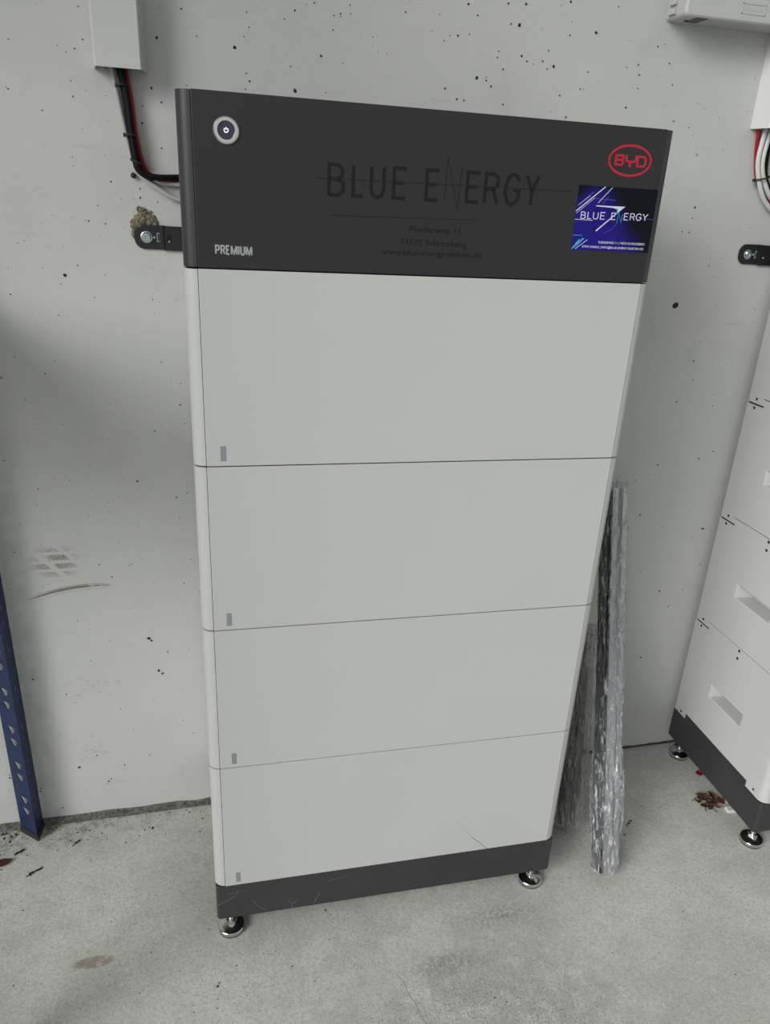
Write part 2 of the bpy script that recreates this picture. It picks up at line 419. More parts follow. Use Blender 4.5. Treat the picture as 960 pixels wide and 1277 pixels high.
def film_material(name, base, lo, hi, tint):
    m = bpy.data.materials.new(name); m.use_nodes = True; nt = m.node_tree
    for q in list(nt.nodes): nt.nodes.remove(q)
    out = nt.nodes.new('ShaderNodeOutputMaterial'); mx = nt.nodes.new('ShaderNodeMixShader')
    tr = nt.nodes.new('ShaderNodeBsdfTransparent'); tr.inputs[0].default_value = (*tint, 1)
    gl = nt.nodes.new('ShaderNodeBsdfPrincipled'); gl.inputs['Base Color'].default_value = (*base, 1)
    gl.inputs['Roughness'].default_value = .12; gl.inputs['Specular IOR Level'].default_value = 1.0
    gl.inputs['Coat Weight'].default_value = 1.0; gl.inputs['Coat Roughness'].default_value = .08
    tc = nt.nodes.new('ShaderNodeTexCoord'); mp = nt.nodes.new('ShaderNodeMapping')
    mp.inputs['Scale'].default_value = (1, 1, .2); mp.inputs['Rotation'].default_value = (0.2, .25, 0)
    nt.links.new(tc.outputs['Object'], mp.inputs[0])
    n = nt.nodes.new('ShaderNodeTexNoise'); n.inputs['Scale'].default_value = 130; n.inputs['Detail'].default_value = 4
    n.inputs['Distortion'].default_value = 1.6
    nt.links.new(mp.outputs[0], n.inputs[0])
    r = nt.nodes.new('ShaderNodeMapRange'); r.inputs[1].default_value = .5; r.inputs[2].default_value = .72
    r.inputs[3].default_value = lo; r.inputs[4].default_value = hi
    nt.links.new(n.outputs['Fac'], r.inputs[0])
    lw = nt.nodes.new('ShaderNodeLayerWeight'); lw.inputs[0].default_value = .25
    ad = nt.nodes.new('ShaderNodeMath'); ad.operation = 'MAXIMUM'; ad.use_clamp = True
    ml = nt.nodes.new('ShaderNodeMath'); ml.operation = 'MULTIPLY'; ml.inputs[1].default_value = .45
    nt.links.new(lw.outputs['Fresnel'], ml.inputs[0])
    nt.links.new(r.outputs[0], ad.inputs[0]); nt.links.new(ml.outputs[0], ad.inputs[1])
    bp = nt.nodes.new('ShaderNodeBump'); bp.inputs['Strength'].default_value = 1; bp.inputs['Distance'].default_value = .006
    nt.links.new(n.outputs['Fac'], bp.inputs['Height']); nt.links.new(bp.outputs[0], gl.inputs['Normal'])
    nt.links.new(ad.outputs[0], mx.inputs[0]); nt.links.new(tr.outputs[0], mx.inputs[1]); nt.links.new(gl.outputs[0], mx.inputs[2])
    nt.links.new(mx.outputs[0], out.inputs[0]); return m
M['film'] = film_material('stretch_film', (0.62, 0.63, 0.66), .16, .85, (.93, .94, .95))
M['film_dull'] = film_material('grey_stretch_film', (0.42, 0.42, 0.40), .36, .8, (.9, .9, .9))  # greyer film with a denser minimum, for the short bundle

# ------------------------------------------------------------------ the setting
bm = BM(); box(bm, -2.6, 3.2, YW, YW + .2, -.05, 2.6); wall = struct('wall_back', bm, M['wall'])
bm = BM(); box(bm, -8, 8, -9, YW, -.1, 0); struct('floor', bm, M['floor'])
bm = BM(); box(bm, -2.8, 3.4, -.75, YW + .2, 2.6, 2.75); struct('ceiling', bm, M['ceil'])
bm = BM(); box(bm, 3.2, 3.4, -.75, YW + .2, -.05, 2.6); struct('wall_right', bm, M['wall'])
bm = BM(); box(bm, -2.8, -2.6, -.9, YW + .2, -.05, 2.6); struct('wall_left', bm, M['wall'])

# ragged mortar strip along the foot of the wall, left of the tower
bm = BM(); n = 90; top = []; bot = []
x_a, x_b = -1.2, 0.35
for i in range(n + 1):
    x = x_a + (x_b - x_a) * i / n
    h = .0155 + .004 * noise.noise(Vector((x * 18, 0, 0))) + .002 * noise.noise(Vector((x * 90, 3, 0))) - max(0, x) * .02
    dpt = .004 + .001 * noise.noise(Vector((x * 60, 7, 0)))
    bot.append(bm.verts.new((x, YW - dpt - .002, 0))); top.append((bm.verts.new((x, YW - dpt, h * .75)), bm.verts.new((x, YW + .001, h))))
for i in range(n):
    bm.faces.new((bot[i], bot[i + 1], top[i + 1][0], top[i][0])); bm.faces.new((top[i][0], top[i + 1][0], top[i + 1][1], top[i][1]))
struct('baseboard_back', bm, M['mortar'], smooth=True)

PORES =  [(-0.108, 1.333, 1.3), (-0.014, 1.307, 2.5), (-0.195, 1.29, 1.2), (-0.106, 1.297, 1.3), (-0.117, 1.286, 1.3), (-0.138, 1.288, 0.9), (-0.128, 1.281, 0.9), (-0.126, 1.249, 1.0), (-0.125, 1.231, 1.5), (-0.165, 1.212, 1.0), (-0.134, 1.158, 1.0), (-0.087, 1.13, 1.4), (-0.121, 1.078, 1.6), (-0.099, 1.075, 1.4), (-0.16, 1.004, 3.4), (-0.208, 1.049, 1.0), (-0.217, 1.045, 1.0), (-0.025, 1.248, 1.8), (-0.013, 1.232, 1.6), (-0.038, 1.226, 1.2), (-0.04, 1.205, 1.6), (-0.017, 1.176, 1.4), (-0.05, 1.111, 1.6), (-0.049, 1.123, 1.3), (-0.142, 1.018, 1.1), (-0.107, 1.006, 1.0), (-0.043, 0.973, 1.2), (-0.235, 0.976, 1.0), (-0.203, 1.234, 1.2), (-0.087, 0.688, 2.5), (-0.028, 0.657, 1.8), (-0.091, 0.392, 4.0), (-0.087, 0.387, 2.7), (-0.079, 0.323, 3.4), (-0.073, 0.316, 2.8), (-0.159, 0.542, 1.5), (-0.112, 0.538, 1.4), (-0.141, 0.518, 1.8), (-0.061, 0.361, 1.8), (-0.037, 0.88, 1.2), (-0.013, 0.813, 1.8), (-0.011, 0.664, 1.3), (-0.025, 0.497, 1.6), (-0.167, 0.631, 1.2), (-0.288, 0.328, 2.0), (-0.278, 0.729, 1.3), (-0.242, 0.888, 1.1), (-0.175, 0.948, 1.1), (-0.236, 0.976, 1.0), (-0.234, 0.126, 3.4), (-0.201, 0.149, 1.8), (-0.186, 0.085, 2.3), (-0.181, 0.09, 1.7), (-0.189, 0.08, 1.4), (-0.353, 0.12, 2.4), (-0.353, 0.126, 1.6), (-0.306, 0.08, 2.2), (-0.305, 0.087, 1.8), (-0.273, 0.035, 2.2), (-0.155, 0.119, 1.8), (-0.151, 0.248, 1.4), (-0.191, 0.356, 1.3), (0.793, 0.623, 3.1), (0.829, 0.4, 2.4), (0.837, 0.583, 2.1), (0.906, 0.246, 2.9), (0.778, 0.63, 1.7), (0.854, 0.685, 2.4), (0.941, 0.695, 2.1), (0.916, 0.408, 3.0), (0.984, 0.545, 2.6), (0.987, 0.545, 2.6), (0.886, 0.883, 2.1), (0.969, 0.709, 1.8), (0.829, 1.138, 2.4), (0.828, 1.121, 1.5), (0.827, 1.099, 1.8), (0.762, 1.261, 1.7), (0.714, 1.358, 1.5), (0.738, 1.338, 1.5), (0.749, 1.31, 1.4), (0.791, 1.254, 1.4), (0.827, 0.98, 7.1), (0.037, 1.313, 1.2), (0.019, 1.342, 1.2), (0.086, 1.304, 3.1), (0.105, 1.266, 1.6), (0.101, 1.275, 1.3), (0.099, 1.256, 1.2), (0.099, 1.318, 1.1), (0.103, 1.346, 1.1), (0.106, 1.329, 1.1), (0.153, 1.343, 1.1), (0.167, 1.354, 1.6), (0.193, 1.365, 1.4), (0.22, 1.353, 1.3), (0.229, 1.356, 1.4), (0.229, 1.353, 1.0), (0.242, 1.367, 1.2), (0.243, 1.357, 1.2), (0.219, 1.336, 1.2), (0.203, 1.304, 2.1), (0.167, 1.259, 3.6), (0.161, 1.288, 1.1), (0.21, 1.26, 1.0), (0.32, 1.366, 1.5), (0.369, 1.368, 1.0), (0.41, 1.384, 2.2), (0.425, 1.372, 1.7), (0.469, 1.39, 1.9), (0.496, 1.392, 2.3), (0.564, 1.401, 2.1), (0.64, 1.402, 1.5), (0.489, 1.366, 3.4), (0.476, 1.366, 1.5), (0.61, 1.367, 2.9), (0.569, 1.36, 1.4), (0.398, 1.345, 1.8), (0.386, 1.344, 1.3), (0.415, 1.348, 1.1), (0.378, 1.337, 1.2), (0.497, 1.328, 2.4), (0.549, 1.319, 2.7), (0.506, 1.322, 1.6), (0.47, 1.309, 1.7), (0.461, 1.331, 1.3), (0.46, 1.323, 1.3), (0.538, 1.338, 1.5), (0.531, 1.324, 1.5), (0.539, 1.315, 1.4), (0.431, 1.295, 3.2), (0.446, 1.293, 1.6), (0.454, 1.286, 1.9), (0.384, 1.278, 1.8), (0.403, 1.266, 1.8), (0.414, 1.265, 1.6), (0.475, 1.264, 1.6), (0.564, 1.282, 1.6), (0.596, 1.293, 1.4), (0.605, 1.316, 1.4), (0.676, 1.274, 2.0), (0.69, 1.319, 1.6), (0.686, 1.332, 1.5), (0.691, 1.301, 1.5), (0.714, 1.358, 1.5)]
bm = BM()
for x, z, r in PORES:
    r = max(r, .8) * .00072; k = 8; a0 = random.random() * 6; e = 1 + random.random() * .35
    vs = []
    for i in range(k):
        a = 2 * PI * i / k; q = r * (0.8 + .35 * random.random())
        dx, dz = q * math.cos(a) * e, q * math.sin(a)
        vs.append(bm.verts.new((x + dx * math.cos(a0) - dz * math.sin(a0), YW - .0004, z + dx * math.sin(a0) + dz * math.cos(a0))))
    c = bm.verts.new((x, YW - .0001, z))
    for i in range(k): bm.faces.new((vs[i], vs[(i + 1) % k], c))
o = obj('air_hole', bm, M['pore'], wall); o['kind'] = 'stuff'

# ------------------------------------------------------------------ battery towers
ARC = [(XS0, .0012)] + [(X0 + .0151 * (1 - math.sin(a)), .0163 - .0151 * math.cos(a)) for a in [math.radians(d) for d in (12, 26, 40, 54, 68, 80, 90)]]
def side_cover(parent, m, H, side, handle=True, bot_notch=True, top_bump=True, depth=DEPTH, name='side_cover'):
    """shell that wraps from the front seam round the side; stepped joint, recessed grip"""
    yy = [.0163, .0512, .104, .2065, .2585, depth]
    z = [.0011, .0143, .098, .1285, H - .0011, H + .0123]
    if not top_bump: z[5] = H - .0006; z[4] = H - .0011
    if not handle: z[2] = H * .4; z[3] = H * .7
    cols = [(x, y) for x, y in ARC] + [(X0, y) for y in yy[1:]]
    bm = BM(); V = {}
    def v(i, j):
        if (i, j) not in V:
            x, y = cols[i]
            V[i, j] = bm.verts.new((x, y, z[j]))
        return V[i, j]
    na = len(ARC) - 1
    for i in range(len(cols) - 1):
        mid = na + 1 <= i <= na + 3
        j0 = 1 if (mid and bot_notch) else 0; j1 = 5 if (mid and top_bump) else 4
        for j in range(j0, j1):
            if handle and i == na + 2 and j == 2: continue
            bm.faces.new((v(i, j), v(i, j + 1), v(i + 1, j + 1), v(i + 1, j)))
    if handle:
        a, b = na + 2, na + 3
        o4 = [v(a, 2), v(b, 2), v(b, 3), v(a, 3)]
        bev = [bm.verts.new((X0 + .0015, y, zz)) for y, zz in ((.1055, .0995), (.205, .0995), (.205, .127), (.1055, .127))]
        inn = [bm.verts.new((X0 + .033, y, zz)) for y, zz in ((.1075, .1035), (.196, .1035), (.196, .125), (.1075, .125))]
        for q in range(4):
            bm.faces.new((o4[q], o4[(q + 1) % 4], bev[(q + 1) % 4], bev[q]))
            bm.faces.new((bev[q], bev[(q + 1) % 4], inn[(q + 1) % 4], inn[q]))
        bm.faces.new(inn)
    bmesh.ops.recalc_face_normals(bm, faces=bm.faces)
    # rim turned inwards so the shell reads as solid at its joints
    edges = [e for e in bm.edges if e.is_boundary]
    ret = bmesh.ops.extrude_edge_only(bm, edges=edges)
    for q in ret['geom']:
        if isinstance(q, bmesh.types.BMVert):
            if q.co.y < .01: q.co.y += .003
            else: q.co.x += .003
    if side > 0:
        for q in bm.verts: q.co.x = X0 + X1 - q.co.x
    bmesh.ops.recalc_face_normals(bm, faces=bm.faces)
    return obj(name, bm, m, parent, smooth=True)
def side_x(side, d): return X0 + d if side < 0 else X1 - d
def side_hole(parent, y, z, r, side, name='screw', m=None):
    bm = BM(); s = -1 if side < 0 else 1
    x = side_x(side, 0)
    lathe(bm, [(r, -.001), (r, .00025), (r * .9, .0003)], n=16, mx=Matrix.Translation((x, y, z)) @ Matrix.Rotation(s * PI / 2, 4, 'Y'))
    return obj(name, bm, m or M['hole'], parent, smooth=False)
def front_panel(parent, m, H):
    bm = BM(); box(bm, XS0 + .0007, XS1 - .0007, 0, .003, .0007, H - .0007)
    return obj('front_panel', bm, m, parent, bevel=.0007)
def housing(parent, m, H, depth=DEPTH):
    bm = BM()
    box(bm, X0 + .040, X1 - .040, .0045, depth - .003, .0015, H - .0015)
    box(bm, X0 + .004, X1 - .004, .0200, depth - .004, H - .004, H - .0018)
    box(bm, X0 + .004, X1 - .004, depth - .004, depth - .001, .0015, H - .0015)
    box(bm, XS0 - .006, XS0 + .006, .0042, .006, .0012, H - .0012); box(bm, XS1 - .006, XS1 + .006, .0042, .006, .0012, H - .0012)
    return obj('housing', bm, m, parent)
def make_module():
    t = empty('battery_module')
    housing(t, M['inner'], H_MOD)
    front_panel(t, M['white'], H_MOD)
    for s in (-1, 1):
        side_cover(t, M['white'], H_MOD, s)
        for y, z, r in ((.2765, .0098, .0027), (.2765, H_MOD - .0075, .0027), (.0301, .0115, .0026), (.0301, H_MOD - .0075, .0026),
                        (.1553, .2405 - .0005, .003), (.1553, .2405 - .0170, .003)):
            side_hole(t, y, z, r, s)
        x = side_x(s, 0)   # dark slot at the rear and front of each joint
        bm = BM(); box(bm, x - .0002, x + .0002, .2545, .2945, -.0012, .0014); obj('joint_slot', bm, M['hole'], t)
        bm = BM(); box(bm, x - .0002, x + .0002, .020, .0512, -.0006, .0010); obj('joint_slot', bm, M['hole'], t)
    bm = BM(); box(bm, .0364, .0431, -.00025, .001, .0073, .0265); o = obj('indicator_light', bm, M['led'], t); o['label'] = 'small grey upright indicator window'
    return t
GL = {  # stroke alphabet on a unit box
 'B': [[(0, 0), (0, 1), (.6, 1), (.92, .88), (.92, .65), (.62, .53), (0, .53)], [(.62, .53), (1, .4), (1, .14), (.65, 0), (0, 0)]],
 'L': [[(0, 1), (0, 0), (1, 0)]],
 'U': [[(0, 1), (0, .25), (.15, .06), (.5, -.02), (.85, .06), (1, .25), (1, 1)]],
 'E': [[(1, 1), (0, 1), (0, 0), (1, 0)], [(0, .52), (.82, .52)]],
 'R': [[(0, 0), (0, 1), (.6, 1), (.95, .88), (.95, .62), (.6, .48), (0, .48)], [(.6, .48), (1, 0)]],
 'G': [[(.97, .78), (.8, .96), (.5, 1.02), (.18, .92), (0, .6), (0, .35), (.2, .06), (.55, -.03), (.95, .15), (.98, .48), (.6, .48)]],
 'Y': [[(0, 1), (.5, .48), (.5, 0)], [(1, 1), (.5, .48)]],
 'P': [[(0, 0), (0, 1), (.75, 1), (1, .88), (1, .6), (.75, .46), (0, .46)]],
 'I': [[(0, 0), (0, 1)]],
 'M': [[(0, 0), (0, 1)], [(1, 0), (1, 1)], [(.04, 1), (.5, .05), (.96, 1)]],
}
def letter(bm, ch, x0, x1, z0, h, w, y0, y1):
    for pl in GL[ch]:
        stroke(bm, [(x0 + w / 2 + p[0] * (x1 - x0 - w), z0 + w / 2 + p[1] * (h - w)) for p in pl], w, y0, y1)
def make_header():
    H = H_HEAD; D = .283
    t = empty('control_unit')
    housing(t, M['inner'], H, D); p = front_panel(t, M['grey'], H)
    for s in (-1, 1): side_cover(t, M['grey_side'], H, s, handle=False, bot_notch=True, top_bump=False, depth=D)
    cx, cz = .0543, 1.1875 - 1.0483
    b = empty('power_button'); b.parent = t
    bm = BM(); lathe(bm, [(.0134, 0), (.0134, .0016), (.0122, .0028), (.0092, .0030), (.0084, .0018), (.0080, .0006)], c=(cx, -.0, cz), n=40, axis='Y')
    obj('button_ring', bm, M['ring'], b, smooth=True)
    bm = BM(); lathe(bm, [(.0083, 0), (.0083, .0014), (.0078, .0018), (.0005, .0020)], c=(cx, 0, cz), n=32, axis='Y'); obj('button_lens', bm, M['lens'], b, smooth=True)
    bm = BM()
    pts = [(cx + .0021 * math.sin(a), cz + .0021 * math.cos(a)) for a in [math.radians(q) for q in range(38, 325, 15)]]
    stroke(bm, pts, .0008, -.0025, -.0018); stroke(bm, [(cx, cz + .0004), (cx, cz + .0028)], .0008, -.0025, -.0018)
    o = obj('power_symbol', bm, M['power'], b); o['label'] = 'white lit power symbol'
    # oval emblem
    em = empty('emblem'); em.parent = t; em['label'] = 'red oval emblem with three letters'
    ex, ez = .5230, 1.1872 - 1.0483
    bm = BM(); N = 56; A, B = .0284, .0176
    ring = []
    for i in range(N):
        a = 2 * PI * i / N; ca, sa = math.cos(a), math.sin(a); w1, w2 = .0024, .0028
        ring.append([bm.verts.new((ex + q[0] * ca, q[2], ez + q[1] * sa)) for q in ((A, B, -.0003), (A - w1, B - w2, -.0003), (A, B, .0005), (A - w1, B - w2, .0005))])
    for i in range(N):
        a, b2 = ring[i], ring[(i + 1) % N]
        bm.faces.new((a[0], a[1], b2[1], b2[0])); bm.faces.new((a[0], b2[0], b2[2], a[2])); bm.faces.new((a[1], a[3], b2[3], b2[1]))
    obj('emblem_ring', bm, M['red'], em)
    bm = BM()
    def L(pts, x, w, wd=.0024): stroke(bm, [(x + p[0] * w, ez - .0062 + p[1] * .0124) for p in pts], wd, -.0003, .0004)
    lx, lw = ex - .0195, .0110
    L([(0, .04), (0, 1)], lx + .0012, lw, .0030); L([(0, .9), (.86, .9), (1, .75), (.9, .55)], lx, lw); L([(0, .52), (.9, .52)], lx, lw); L([(.9, .5), (.97, .25), (.85, .1), (0, .1)], lx, lw)
    lx, lw = ex - .0050, .0125
    L([(0, 1), (0, .5), (.15, .42), (.85, .42), (1, .55), (1, 1)], lx, lw); L([(.45, .42), (.42, -.05)], lx, lw, .0030)
    lx, lw = ex + .0098, .0105
    L([(0, 0), (0, .9), (.8, .9), (1, .7), (1, .25), (.8, .08), (0, .08)], lx, lw, .0026)
    obj('emblem_letters', bm, M['red'], em)
    x = .0386; word = (('P', .0052), ('R', .0054), ('E', .0046), ('M', .0072), ('I', .0019), ('U', .0055), ('M', .0072))
    for ch, w_ in word:
        bm = BM(); letter(bm, ch, x, x + w_, 1.0738 - 1.0483 - .0103 - (x - .0386) * .004, .0103, .0017, -.0003, .0005)
        obj('silver_letter', bm, M['silver'], t); x += w_ + (.0405 - sum(q[1] for q in word)) / 6
    return t

def tower_print(t):
    zo = 1.0483
    bm = BM()
    for ch, a, b in (('B', .1619, .1815), ('L', .189, .2038), ('U', .2093, .2275), ('E', .2353, .2526), ('E', .2733, .2909),
                     ('E', .3218, .3399), ('R', .3437, .3632), ('G', .3684, .3890), ('Y', .3941, .4122)):
        zb = 1.1293 + (a - .16) * .006 - zo
        bm = BM(); letter(bm, ch, a, b, zb, .0345, .0037, -.0003, .0005); obj('black_letter', bm, M['ink'], t)
    bm = BM(); stroke(bm, [(.2972, 1.133 - zo), (.2985, 1.1765 - zo), (.3135, 1.1235 - zo), (.3160, 1.168 - zo)], .0016, -.0003, .0005)
    obj('black_letter', bm, M['ink_faint'], t)['label'] = 'tall thin black letter N'
    bm = BM(); stroke(bm, [(.1487, 1.1474 - zo), (.4529, 1.1500 - zo)], .0008, -.00035, .0005); obj('pulse_line', bm, M['ink_faint'], t); bm = BM(); stroke(bm, [(.1640, 1.1098 - zo), (.34, 1.1128 - zo)], .0007, -.0003, .0005)
    obj('pulse_line', bm, M['ink_faint'], t)
    text_obj('lettering', 'Fliederweg 11', M['ink'], t, .2586, 1.0968 - zo, .0066, .0605, -.0003)
    text_obj('lettering', '74575 Schrozberg', M['ink'], t, .2478, 1.0823 - zo, .0066, .0805, -.0003)
    text_obj('lettering', 'www.blue-energy-elektro.de', M['ink'], t, .2272, 1.0710 - zo, .0064, .1212, -.0003)
    # blue business sticker
    s = empty('sticker'); s.parent = t; s['label'] = 'dark blue company sticker with lightning streaks'
    sx0, sx1, sz0, sz1 = .4622, .5664, 1.0850 - zo, 1.1577 - zo
    bm = BM(); box(bm, sx0, sx1, -.0003, .0004, sz0, sz1); obj('sticker_sheet', bm, M['sticker'], s)
    W, Hh = sx1 - sx0, sz1 - sz0
    def q(px, py):     # sticker artwork, measured in a 780 x 650 grid
        return (sx0 + px / 780 * W, sz1 - py / 650 * Hh)
    def pl(bm, pts, w, y): stroke(bm, [q(*p) for p in pts], w, y, -.0002)
    bm = BM()
    pl(bm, [(0, 258), (255, 4)], .0011, -.00042); pl(bm, [(12, 200), (120, 98)], .0004, -.00042)
    pl(bm, [(4, 282), (165, 118)], .0004, -.00042); pl(bm, [(205, 165), (325, 6)], .0007, -.00042)
    pl(bm, [(0, 340), (175, 342)], .0006, -.00042); pl(bm, [(6, 640), (70, 540)], .0005, -.00042); pl(bm, [(40, 640), (150, 540)], .0006, -.00042)
    prism(bm, [q(190, 190), q(290, 190), q(480, 188), q(455, 210), q(225, 452), q(215, 444), q(405, 250), q(398, 218), q(350, 206), q(190, 200)], -.00042, -.0002)
    obj('lightning_print', bm, M['s_white'], s)['kind'] = 'stuff'
    bm = BM()
    prism(bm, [q(4, 648), q(14, 615), q(100, 525), q(120, 530), q(50, 610)], -.00045, -.0002); pl(bm, [(0, 500), (90, 498)], .0006, -.00045)
    pl(bm, [(395, 210), (408, 235), (400, 262)], .0012, -.00048)
    obj('cyan_print', bm, M['s_cyan'], s)['kind'] = 'stuff'
    bm = BM(); pl(bm, [(150, 122), (370, 130)], .0004, -.0004); pl(bm, [(300, 470), (380, 420), (420, 360)], .0003, -.0004); pl(bm, [(250, 170), (300, 100)], .0004, -.0004)
    pl(bm, [(30, 180), (150, 60)], .0005, -.0004); pl(bm, [(560, 300), (778, 302)], .0003, -.0004)
    obj('violet_print', bm, M['s_violet'], s)['kind'] = 'stuff'
    bm = BM(); h = 74 / 650 * Hh
    for ch, a, b in (('B', 52, 100), ('L', 118, 158), ('U', 172, 224), ('E', 244, 292), ('E', 352, 398), ('E', 480, 524), ('R', 540, 588), ('G', 600, 656), ('Y', 664, 722)):
        x0_, zb = q(a, 334 - (a * .02)); x1_, _ = q(b, 330)
        bm = BM(); letter(bm, ch, x0_, x1_, zb, h, .0009, -.0006, -.0002); obj('sticker_letter', bm, M['s_white'], s)
    bm = BM(); pl(bm, [(415, 356), (422, 250), (458, 352), (464, 262)], .0010, -.0006); obj('sticker_letter', bm, M['s_blue'], s)['label'] = 'blue letter N'
    xa, za = q(262, 572); text_obj('lettering', 'FLIEDERWEG 11 | 74575 SCHROZBERG', M['s_white'], s, xa, za, .0026, 470 / 780 * W, -.0006, bold=.01)
    xa, za = q(105, 622); text_obj('lettering', '07939 5330062 | INFO@BLUE-ENERGY-ELEKTRO.DE', M['s_white'], s, xa, za, .0026, 622 / 780 * W, -.0006, bold=.01)

def prism_z(bm, poly, z0, z1):
    a = [bm.verts.new((x, y, z0)) for x, y in poly]; b = [bm.verts.new((x, y, z1)) for x, y in poly]; n = len(poly)
    bm.faces.new(a[::-1]); bm.faces.new(b)
    for i in range(n): bm.faces.new((a[i], a[(i + 1) % n], b[(i + 1) % n], b[i]))
def make_foot(parent, x, y, drop, turn):
    bm = BM()
    c = (x, y, drop)
    lathe(bm, [(.0205, .0022), (.0213, .003), (.0213, .0085), (.0205, .0095), (.017, .0100), (.009, .0125), (.0075, .014)], c=c, n=40)
    f = obj('foot', bm, M['chrome'], parent, smooth=True)
    bm = BM(); lathe(bm, [(.0205, .0002), (.0210, .0006), (.0210, .0026)], c=c, n=32); obj('foot_pad', bm, M['rubber'], f, smooth=True)
    bm = BM(); lathe(bm, [(.0048, .012), (.0048, -drop + .004)], c=c, n=14)
    lathe(bm, [(.0085, .0135), (.009, .0145), (.009, .0195), (.0085, .0205)], c=c, n=6, mx=None)
    obj('foot_stem', bm, M['steel'], f, smooth=True)
def make_base(level=0.0):
    H = Z_MOD - Z_BASE
    t = empty('base_unit')
    r = .006; x0, x1, y0, y1 = X0 + .0008, X1 - .0008, .0008, DEPTH
    poly = []
    for cx, cy, a0 in ((x0 + r, y1 - .001, 180), (x0 + r, y0 + r, 180), (x1 - r, y0 + r, 270), (x1 - r, y1 - .001, 0)):
        if cy > .2: poly.append((x0 if cx < .3 else x1, y1)); continue
        for d in range(0, 91, 15):
            a = math.radians(a0 + d); poly.append((cx + r * math.cos(a), cy + r * math.sin(a)))
    bm = BM(); prism_z(bm, poly, 0, H - .0008)
    for s in (-1, 1):                      # raised rail that fits the notch of the lowest module
        xx = (x0, x0 + .003) if s < 0 else (x1 - .003, x1)
        box(bm, xx[0], xx[1], .0522, .2575, H - .002, H + .0128)
    obj('plinth', bm, M['plinth'], t, smooth=True, bevel=.0008)
    for x in (.0265, X0 + X1 - .0265):
        for y in (.022, .276):
            make_foot(t, x, y, -Z_BASE + ((-.0014 + .00466 * x + .01101 * y) if level else 0), 0)
    return t

mod0 = make_module(); head0 = make_header(); base0 = make_base(1.0)
def place(o, zl, tower):
    if tower == 1:
        o.rotation_euler = TOWER_ROT
        o.location = TOWER_T + TOWER_ROT.to_matrix() @ Vector((0, 0, zl))
    else: o.location = (TOWER2_X, 0, zl)
place(base0, Z_BASE, 1); place(head0, Z_MOD + 4 * H_MOD, 1)
pos = ['bottom', 'second lowest', 'second highest', 'top']
nth = ['standing directly on the dark plinth', 'second from the bottom', 'third from the bottom', 'directly below the dark control unit']
mods = []
for k in range(4):
    o = mod0 if k == 0 else copy_tree(mod0)
    place(o, Z_MOD + k * H_MOD, 1); mods.append(o)
    tag(o, 'flat white battery module of the front tower, ' + nth[k], 'battery', 'white battery modules of the front tower')
nth2 = ['resting on the dark plinth', 'second from the bottom', 'third from the bottom', 'highest one']
for k in range(4):
    o = copy_tree(mod0); place(o, Z_MOD + k * H_MOD, 2)
    tag(o, 'white side-on battery module of the right-hand tower, ' + nth2[k], 'battery', 'white battery modules of the right-hand tower')
head2 = copy_tree(head0); place(head2, Z_MOD + 4 * H_MOD, 2)
tag(head2, 'anthracite control unit on top of the right-hand tower', 'control unit')
tag(head0, 'anthracite control unit with power button, red emblem and blue sticker on the front tower', 'control unit')
tower_print(head0)
base2 = make_base(0.0); place(base2, Z_BASE, 2)
tag(base0, 'dark grey scratched plinth on steel feet under the front white tower', 'plinth')
tag(base2, 'dark grey plinth on steel feet under the right-hand white tower', 'plinth')
# scratches on the plinth, scratch on the lowest panel
def scratch(parent, lines, m, w, zo, name, label):
    for pts in lines:
        bm = BM(); stroke(bm, [(x, z - zo) for x, z in pts], w, -.0002 + (.0008 if parent is base0 else 0), .0012)
        obj(name, bm, m, parent)['label'] = label
M['scr_w'] = mat('white_scratch', (0.40, 0.39, 0.37), .6); M['scr'] = mat('bright_scratch', (0.17, 0.17, 0.17), .6); M['scr_d'] = mat('dark_scratch', (0.05, 0.05, 0.05), .6); M['scr_l'] = mat('pale_scratch', (0.16, 0.16, 0.155), .6)
scratch(base0, [[(.0045, .0761), (.0106, .0798), (.0246, .0874), (.0348, .0923)], [(.061, .0798), (.0696, .062), (.0849, .0498)], [(.1239, .045 + .004), (.1252, .0557), (.1344, .0646)], [(.1252, .0557), (.118, .066)], [(.1596, .0492), (.1634, .0585), (.1698, .0753)]], M['scr'], .0005, Z_BASE, 'scratch', 'light scratches on the plinth front')
scratch(base0, [[(.036, .0938), (.0376, .1056)], [(.02, .098), (.052, .1005)], [(.4588, .11), (.4661, .0959)], [(.18, .095), (.215, .101)]], M['scr_l'], .0003, Z_BASE, 'scratch', 'fine scratches on the plinth front')
scratch(mod0, [[(.4248, .1484), (.4389, .1352), (.4502, .1224), (.4562, .1172)]], M['scr_d'], .0006, Z_MOD, 'scratch', 'dark diagonal scratch')
scratch(mod0, [[(.4035, .1801), (.4134, .1645), (.4232, .1505)]], M['scr_w'], .0003, Z_MOD, 'scratch', 'fine pale scratch')

